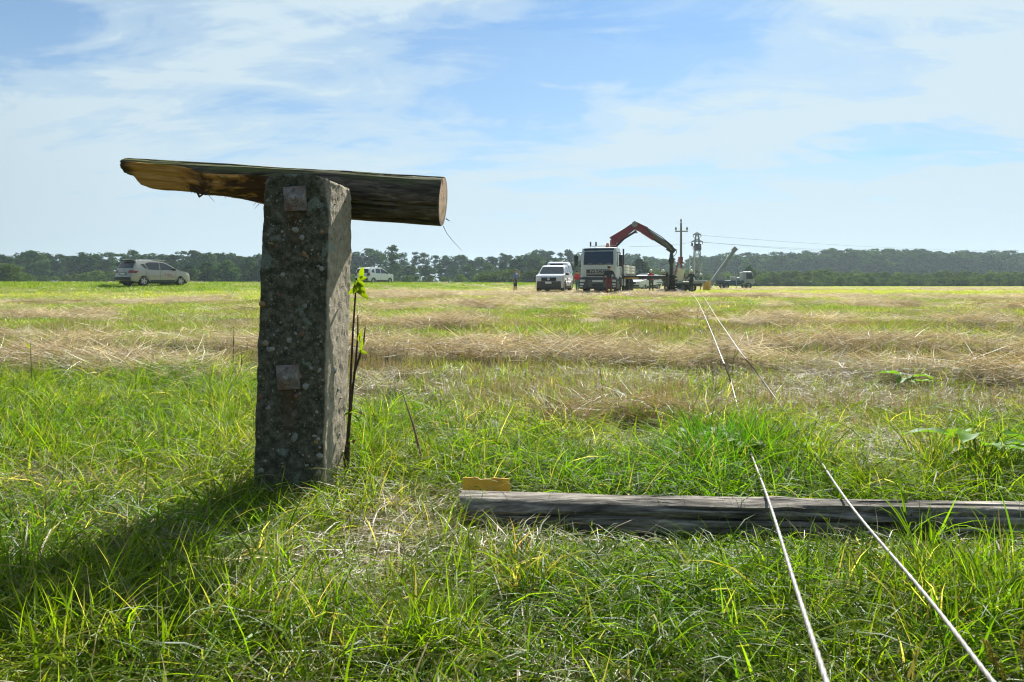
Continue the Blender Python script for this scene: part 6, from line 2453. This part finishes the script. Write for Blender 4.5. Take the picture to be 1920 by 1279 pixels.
# ------------------------------------------------------------------ people
def person(label, loc, rz, height, cols, arms, stride=0.10, lean=0.0, hat=None, shorts=False, head_turn=0.0):
    """cols: shirt, trousers, skin/hair; arms: per side (elbow, wrist) offsets from the shoulder, local x right, -y forward"""
    root = empty('person', loc, rz)
    tag(root, label, 'person')
    s = height / 1.76
    segs = []           # (p0, p1, r0, r1, region)

    def sg(p0, p1, r0, r1, reg):
        segs.append((Vector(p0), Vector(p1), r0, r1, reg))

    hip, chest, neck = Vector((0, 0, 0.94)), Vector((0, -lean * 0.5, 1.30)), Vector((0, -lean * 0.8, 1.46))
    sg(hip + Vector((-0.07, 0, 0.0)), hip + Vector((0.07, 0, 0.0)), 0.135, 0.135, 'legs')
    sg(hip + Vector((0, 0, 0.05)), chest + Vector((0, 0, -0.12)), 0.14, 0.15, 'shirt')
    sg(chest + Vector((-0.09, 0, 0.02)), chest + Vector((0.09, 0, 0.02)), 0.13, 0.13, 'shirt')
    sg(chest + Vector((-0.12, 0, 0.10)), chest + Vector((0.12, 0, 0.10)), 0.085, 0.085, 'shirt')
    sg(neck + Vector((0, 0, -0.06)), neck + Vector((0, -0.01, 0.08)), 0.06, 0.055, 'skin')
    hc = neck + Vector((0, -0.02 - lean * 0.2, 0.17))
    sg(hc + Vector((0, 0.015, 0.035)), hc + Vector((0, -0.012, -0.045)), 0.092, 0.072, 'skin')
    hd = Vector((math.sin(head_turn), -math.cos(head_turn), 0))
    sg(hc + hd * 0.085 + Vector((0, 0, 0.0)), hc + hd * 0.105 + Vector((0, 0, -0.03)), 0.014, 0.018, 'skin')
    hs = Vector((hd.y, -hd.x, 0))
    for q in (-1, 1):
        sg(hc + hs * q * 0.088 + Vector((0, 0, 0.015)), hc + hs * q * 0.09 + Vector((0, 0, -0.025)), 0.02, 0.016, 'skin')
    for k, q in enumerate((-1, 1)):
        f = stride * q
        hipj, knee, ank = hip + Vector((q * 0.09, 0, -0.02)), Vector((q * 0.105, -f * 0.5 - 0.02, 0.50)), Vector((q * 0.115, -f + 0.03, 0.09))
        sg(hipj, knee, 0.095, 0.068, 'legs')
        sg(knee, ank, 0.066, 0.046, 'calf')
        sg(ank + Vector((0, 0.02, -0.04)), ank + Vector((q * 0.02, -0.16, -0.052)), 0.045, 0.038, 'shoe')
        sh = chest + Vector((q * 0.185, 0, 0.10))
        el, wr = sh + Vector(arms[k][0]), sh + Vector(arms[k][1])
        sg(sh, el, 0.062, 0.047, 'sleeve')
        sg(el, wr, 0.045, 0.032, 'forearm')
        d = (wr - el).normalized()
        pal = wr + d * 0.085
        sg(wr, pal, 0.030, 0.036, 'skin')
        u = d.cross(Vector((0, 1, 0.2))).normalized()
        for j, ln in enumerate((0.068, 0.078, 0.073, 0.058)):
            b = pal + u * (j - 1.5) * 0.019
            m_ = b + d * ln * 0.6
            sg(b, m_, 0.0105, 0.010, 'skin')
            sg(m_, m_ + (d + Vector((0, -0.5, 0))).normalized() * ln * 0.5, 0.010, 0.0085, 'skin')
        sg(wr + d * 0.03 + u * 0.02, wr + d * 0.08 + u * 0.06, 0.013, 0.010, 'skin')
    mb = MB()
    for p0, p1, r0, r1, reg in segs:
        mb.ball(p0, r0, 10, 7)
        mb.ball(p1, r1, 10, 7)
        mb.tube([p0, p1], [r0, r1], 10)
    me = mb.mesh('body', None, None)
    tmp = bpy.data.objects.new('person_source', me)
    COL.objects.link(tmp)
    md = tmp.modifiers.new('skin', 'REMESH')
    md.mode = 'VOXEL'
    md.voxel_size = 0.013
    bpy.context.view_layer.update()
    out = bpy.data.meshes.new_from_object(tmp.evaluated_get(bpy.context.evaluated_depsgraph_get()))
    bpy.data.objects.remove(tmp)
    out.name = 'body'
    shirt, trousers, long_sleeve = cols
    mats = [M['skin'], shirt, trousers, M['shoe']]
    out.materials.clear()
    for m_ in mats:
        out.materials.append(m_)
    reg_i = {'skin': 0, 'shirt': 1, 'legs': 2, 'shoe': 3, 'sleeve': 1, 'forearm': 1 if long_sleeve else 0, 'calf': 0 if shorts else 2}
    n = len(out.polygons)
    cen = np.empty(n * 3, np.float32)
    out.polygons.foreach_get('center', cen)
    cen = cen.reshape(-1, 3)
    best, who = np.full(n, 1e9), np.zeros(n, int)
    for p0, p1, r0, r1, reg in segs:
        a, d = np.array(p0), np.array(p1 - p0)
        t = np.clip(((cen - a) @ d) / max(1e-9, d @ d), 0, 1)
        dist = np.linalg.norm(cen - a - t[:, None] * d, axis=1) - (r0 + (r1 - r0) * t)
        w = dist < best
        best[w] = dist[w]
        who[w] = reg_i[reg]
    out.polygons.foreach_set('material_index', who.astype(np.int32))
    out.polygons.foreach_set('use_smooth', np.ones(n, bool))
    o = link('body', out, root)
    o.scale = (s, s, s)
    # hair or helmet
    hb = MB()
    if hat:
        hb.ball(hc + Vector((0, 0.01, 0.06)), (0.118, 0.135, 0.10), 14, 10)
        hb.ball(hc + Vector((0, -0.05, 0.045)), (0.11, 0.13, 0.018), 14, 6)
        ho = hb.build('helmet', hat, root, 60)
    else:
        hb.ball(hc + Vector((0, 0.022, 0.045)), (0.099, 0.104, 0.088), 14, 10)
        ho = hb.build('hair', M['hair'], root, 60)
    ho.scale = (s, s, s)
    return root


def stand(px, Y):
    x = (px - 960) / FPX * Y
    return (x, Y, gz(x, Y) + 0.0)


DOWN = ((0.05, 0.03, -0.30), (0.06, -0.06, -0.55))
DOWN_L = ((-0.05, 0.03, -0.30), (-0.06, -0.06, -0.55))
UP_R = ((0.12, -0.20, -0.20), (0.02, -0.26, 0.08))
person('man in a blue shirt and dark shorts standing left of the white pickup', stand(966, 51.5), R(62), 1.78, (M['cloth_blue'], M['cloth_navy'], False), (DOWN_L, UP_R), 0.04, 0.02, None, True)
person('man in a red shirt between the white pickup and the lorry', stand(1082.5, 53.0), R(150), 1.74, (M['cloth_red'], M['cloth_teal'], False), (DOWN_L, DOWN), 0.12)
person('man in a dark jacket and dark red trousers in front of the lorry grille', stand(1142, 40.5), R(170), 1.80, (M['cloth_navy'], M['cloth_dark_red'], True), (((-0.14, -0.05, -0.26), (-0.06, -0.26, -0.28)), ((0.14, -0.05, -0.26), (0.06, -0.26, -0.28))), 0.12, 0.0, None)
person('man in a red shirt and grey trousers under the outrigger beam', stand(1221, 52.0), R(200), 1.76, (M['cloth_red'], M['cloth_grey'], False), (((-0.1, 0.02, -0.28), (-0.05, -0.22, -0.38)), ((0.16, -0.05, -0.24), (0.30, -0.2, -0.34))), 0.06, 0.03, M['helmet_white'])
person('worker in dark overalls and a pale helmet right of the auger', stand(1296, 54.0), R(140), 1.78, (M['cloth_navy'], M['cloth_navy'], True), (((-0.12, -0.1, -0.26), (-0.20, -0.25, -0.40)), ((0.14, -0.05, -0.22), (0.34, -0.10, -0.34))), 0.08, 0.04, M['helmet_white'])
person('worker in dark grey stooping close to the left of the auger', stand(1247, 50.0), R(-70), 1.70, (M['cloth_grey'], M['cloth_grey'], True), (((-0.1, -0.14, -0.24), (-0.04, -0.34, -0.34)), ((0.1, -0.14, -0.24), (0.04, -0.34, -0.34))), 0.14, 0.16, M['helmet_white'])
person('distant worker in grey beside the yellow drum', stand(1314, 72.0), R(100), 1.74, (M['cloth_teal'], M['cloth_grey'], True), (DOWN_L, DOWN), 0.06, 0.0, M['helmet_white'])

# ------------------------------------------------------------------ single plants and bits near the camera
def leaf_mat(name, col, trans=(1.9, 1.9, 0.5), tr=0.5):
    m, t, b = mat_new(name)
    tcn = N(t, 'ShaderNodeTexCoord')
    f = tex_noise(t, tcn.outputs['Object'], 18, 4, 0.6)
    c = ramp(t, f, [(0.3, tuple(v * 0.75 for v in col)), (0.7, tuple(v * 1.25 for v in col))])
    leaf_shader(t, c, trans, tr, 0.008, 0.45)
    return m


M['leaf_lime'] = leaf_mat('sapling_leaf', (0.14, 0.20, 0.010), (1.9, 1.9, 0.4), 0.55)
M['leaf_dock'] = leaf_mat('broad_leaf', (0.11, 0.225, 0.022))
M['stem_brown'] = simple('stem_brown', (0.055, 0.032, 0.02), 0.8, var=0.3, scale=40)
M['stem_green'] = simple('stem_green', (0.12, 0.14, 0.03), 0.7, var=0.3, scale=40)
M['stick'] = simple('stick_wood', (0.26, 0.15, 0.075), 0.8, var=0.35, scale=50)
M['seed'] = leaf_mat('seed_head', (0.24, 0.22, 0.05), (1.6, 1.5, 0.6), 0.5)


def leaf(parent, base, tip, width, mat, fold=0.25, droop=0.0, name='leaf', wave=0.0, up=None):
    """a real leaf: two folded halves round a midrib"""
    base, tip = Vector(base), Vector(tip)
    ax = tip - base
    L = ax.length
    ax.normalize()
    ref = Vector(up) if up else Vector((0, 0, 1))
    sd = ax.cross(ref)
    if sd.length < 1e-3:
        sd = ax.cross(Vector((0, 1, 0)))
    sd.normalize()
    nr = sd.cross(ax)
    n = 10
    vs_, fs = [], []
    for i in range(n + 1):
        u = i / n
        w = width * (math.sin(math.pi * min(1, u * 0.96 + 0.03)) ** 0.75) * (1.1 - 0.35 * u)
        c = base + ax * L * u + nr * (-droop * L * u * u)
        wv = wave * width * math.sin(u * 14)
        vs_ += [c - sd * w * 0.5 + nr * (fold * w + wv), c, c + sd * w * 0.5 + nr * (fold * w - wv)]
    for i in range(n):
        a = 3 * i
        fs += [(a, a + 1, a + 4, a + 3), (a + 1, a + 2, a + 5, a + 4)]
    me = bpy.data.meshes.new(name)
    me.from_pydata([tuple(v) for v in vs_], [], fs)
    me.materials.append(mat)
    smooth(me)
    return link(name, me, parent, True)


def sapling():
    Y = 2.98
    b = put(650, 900, Y)
    root = empty('sapling', (b.x, Y, 0.0))
    tag(root, 'thin brown sapling with lime leaves climbing the right side of the post', 'sapling')

    def stem(rows, r):
        MB().tube([put(px, py, Y + dy) for px, py, dy in rows], r, 7).build('stem', M['stem_brown'], root, 50, True)

    stem([(650, 930, 0), (651, 880, 0.0), (653, 820, 0.0), (656, 770, 0.0), (658, 700, 0.01), (662, 620, 0.01), (667, 545, 0.0), (669, 522, 0)], [0.011, 0.010, 0.009, 0.0065, 0.0055, 0.0045, 0.004, 0.003])
    stem([(654, 800, 0.01), (660, 740, 0.02), (666, 690, 0.03), (671, 630, 0.03), (671, 590, 0.02)], [0.008, 0.006, 0.005, 0.004, 0.0025])
    stem([(664, 700, 0.03), (674, 670, 0.04), (682, 640, 0.04), (685, 612, 0.03)], [0.0055, 0.005, 0.004, 0.002])
    stem([(652, 890, 0), (646, 860, 0.01), (653, 810, 0.0)], [0.008, 0.006, 0.004])
    for k, (b0, t0, w) in enumerate((((676, 522), (680, 500), 0.030), ((668, 526), (674, 552), 0.034), ((670, 528), (684, 538), 0.034), ((669, 530), (686, 548), 0.030), ((668, 532), (663, 552), 0.024), ((670, 524), (688, 520), 0.026), ((668, 540), (652, 552), 0.024), ((671, 545), (692, 560), 0.03), ((668, 545), (680, 551), 0.022), ((672, 640), (678, 620), 0.020), ((676, 660), (680, 634), 0.018), ((672, 656), (690, 664), 0.018))):
        leaf(root, put(*b0, Y - 0.01), put(*t0, Y - 0.03 + 0.01 * (k % 4)), w * 0.85, M['leaf_lime'], 0.2, 0.1, up=(0.15, -1, 0.2))
    rr = random.Random(4)
    for k in range(16):       # shrivelled leaves and buds low down
        p = put(rr.uniform(650, 676), rr.uniform(760, 910), Y + rr.uniform(-0.02, 0.03))
        q = p + Vector((rr.uniform(-0.03, 0.04), rr.uniform(-0.03, 0.02), rr.uniform(-0.02, 0.03)))
        leaf(root, p, q, 0.018, [M['leaf_dock'], M['stick'], M['leaf_lime']][k % 3], 0.4, 0.2)


sapling()


def dock(name, label, px, py, leaves, seed, size, rise=1.0):
    x, y = on_ground(px, py)
    root = empty(name, (x, y, gz(x, y)))
    tag(root, label, 'plant')
    rr = random.Random(seed)
    for k in range(leaves):
        a = 2 * math.pi * k / leaves + rr.uniform(-0.4, 0.4)
        ln = size * rr.uniform(0.7, 1.15)
        b = Vector((x + 0.02 * math.cos(a), y + 0.02 * math.sin(a), gz(x, y) + 0.03))
        m_ = b + Vector((math.cos(a) * ln * 0.35, math.sin(a) * ln * 0.35, ln * rr.uniform(0.35, 0.7) * rise))
        t_ = m_ + Vector((math.cos(a) * ln, math.sin(a) * ln, ln * rr.uniform(-0.15, 0.45)))
        MB().tube([b, m_], [0.004, 0.003], 5).build('stalk', M['stem_green'], root, 50, True)
        leaf(root, m_, t_, ln * rr.uniform(0.38, 0.55), M['leaf_dock'], 0.18, rr.uniform(0.1, 0.4), wave=0.06)


dock('dock_plant', 'broad-leaved weed behind the right end of the grey pole', 1835, 905, 13, 3, 0.17, 1.7)
dock('dock_plant', 'broad-leaved weed where the left cable vanishes into the grass', 1452, 880, 8, 8, 0.15)
for cx, cy, nl, sd, lab in ((1300, 880, 13, 31, 'bushy green weed left of the left cable behind the pole, leftmost of three'), (1350, 868, 15, 32, 'bushy green weed beside the left cable behind the pole, middle of three'), (1392, 885, 13, 33, 'bushy green weed touching the left cable behind the pole, rightmost of three')):
    dock('bushy_weed', lab, cx, cy, nl + 14, sd, 0.075, 2.2)
dock('dock_plant', 'small broad-leaved weed under the grey pole at its left part', 1030, 1000, 5, 12, 0.05)
dock('dock_plant', 'low weed in green leaf between the cables behind the pole', 1500, 905, 7, 15, 0.09)
dock('dock_plant', 'leafy weed in the straw row at the right', 1700, 735, 10, 19, 0.16)



def weed(px, py0, py1, Y, label, sway, twigs=3, mat='stem_green'):
    """a single thin weed stalk with a few narrow leaves"""
    x, z1 = (px - 960) / FPX * Y, put(px, py1, Y).z
    z0 = gz(x, Y)
    root = empty('weed_stalk', (x, Y, z0))
    tag(root, label, 'weed')
    h = z1 - z0
    pts = [Vector((x + sway * u * u * h, Y, z0 + h * u)) for u in (0, 0.35, 0.7, 1)]
    MB().tube(pts, [0.005, 0.004, 0.0032, 0.0018], 6).build('stalk', M[mat], root, 50, True)
    rr = random.Random(int(px))
    for k in range(twigs):
        u = rr.uniform(0.25, 0.95)
        b = pts[0].lerp(pts[-1], u)
        a = rr.uniform(0, 6.28)
        t_ = b + Vector((math.cos(a) * 0.09, math.sin(a) * 0.09, rr.uniform(0.0, 0.09)))
        leaf(root, b, t_, 0.016, M['leaf_dock'] if k % 2 else M['leaf_lime'], 0.2, 0.25)


weed(437, 730, 612, 6.2, 'tall dark weed stalk just left of the post, highest of the pair', 0.02, 3, 'stem_brown')
weed(452, 740, 655, 6.0, 'shorter green weed stalk beside the post on its left', 0.03, 4)
weed(60, 800, 640, 5.2, 'slender weed stalk rising from the grass at the left edge', -0.03, 3)
weed(253, 770, 700, 5.0, 'green weed stalk in the left meadow grass', 0.05, 4)
weed(185, 770, 728, 5.0, 'short drooping weed stalk in the left meadow grass', 0.2, 3)
weed(1650, 860, 770, 4.2, 'upright dark green weed between the cables and the right edge', 0.0, 7)
weed(1372, 730, 655, 6.2, 'foxtail stalk standing between the two cables on the straw row', 0.12, 1)
weed(1130, 740, 690, 5.2, 'single green weed stalk in the stubble behind the grey pole', -0.1, 4)

# leaning stick right of the post
p0, p1 = put(797, 912, 3.05), put(776, 800, 3.12)
mb = MB().tube([p0 - p0, (p1 - p0) * 0.5 + Vector((0.006, 0, 0)), p1 - p0, (p1 - p0) * 1.6 + Vector((-0.03, 0.03, 0.0))], [0.0095, 0.008, 0.005, 0.002], 8)
o = mb.build('stick', M['stick'])
o.location = p0
tag(o, 'thin brown stick leaning in the grass right of the post', 'stick')


def foxtail(px, py, hpx, Y, label, bend):
    b = put(px, py, Y)
    root = empty('foxtail_grass', (b.x, Y, 0))
    tag(root, label, 'grass stalk')
    top_ = put(px + bend * 0.3, hpx, Y)
    z0 = Vector((b.x, Y, 0.0))
    MB().tube([z0, z0.lerp(top_, 0.5) + Vector((0.01, 0, 0)), top_], [0.0016, 0.0014, 0.001], 5).build('stalk', M['stem_green'], root, 50, True)
    mb = MB()
    ax = (top_ - z0).normalized() + Vector((bend * 0.012, 0, -0.1))
    ax.normalize()
    rr = random.Random(int(px))
    L = 0.055
    for k in range(150):
        u = rr.random()
        c = top_ + ax * L * (u - 0.1)
        a = rr.uniform(0, 6.28)
        d = Vector((math.cos(a), math.sin(a), 0.2))
        d = (d - ax * d.dot(ax)).normalized()
        r = 0.0042 * math.sin(math.pi * (0.12 + 0.8 * u)) + 0.001
        p = c + d * r
        q = p + (d * 0.6 + ax * 0.9) * 0.009
        s_ = ax.cross(d) * 0.0007
        mb.add([p - s_, p + s_, q], [(0, 1, 2)])
        mb.ball(p, (0.0011, 0.0011, 0.0016), 5, 3)
    mb.build('seed_head', M['seed'], root, 60, True)


foxtail(1868, 1275, 1240, 1.42, 'bristly foxtail seed head low at the right, leftmost of three', -22)
foxtail(1890, 1300, 1272, 1.40, 'bristly foxtail seed head in the lower right corner, middle of three', -26)
foxtail(1915, 1290, 1232, 1.45, 'bristly foxtail seed head at the right edge, rightmost of three', 6)

# ------------------------------------------------------------------ air
def haze():
    bm = bmesh.new()
    bmesh.ops.create_cube(bm, size=1.0)
    me = bpy.data.meshes.new('haze')
    bm.to_mesh(me)
    bm.free()
    o = link('haze', me)
    o.scale = (1300, 900, 29)
    o.location = (0, 340, 12.5)
    m = bpy.data.materials.new('haze_air')
    m.use_nodes = True
    t = m.node_tree
    t.nodes.remove(t.nodes['Principled BSDF'])
    pv_ = N(t, 'ShaderNodeVolumePrincipled')
    pv_.inputs['Color'].default_value = (0.66, 0.84, 1.0, 1)
    pv_.inputs['Density'].default_value = HAZE_DENSITY
    pv_.inputs['Anisotropy'].default_value = 0.3
    t.links.new(pv_.outputs[0], t.nodes['Material Output'].inputs['Volume'])
    me.materials.append(m)
    tag(o, 'thin pale haze over the field', 'haze', kind='stuff')


HAZE_DENSITY = 0.0003
haze()
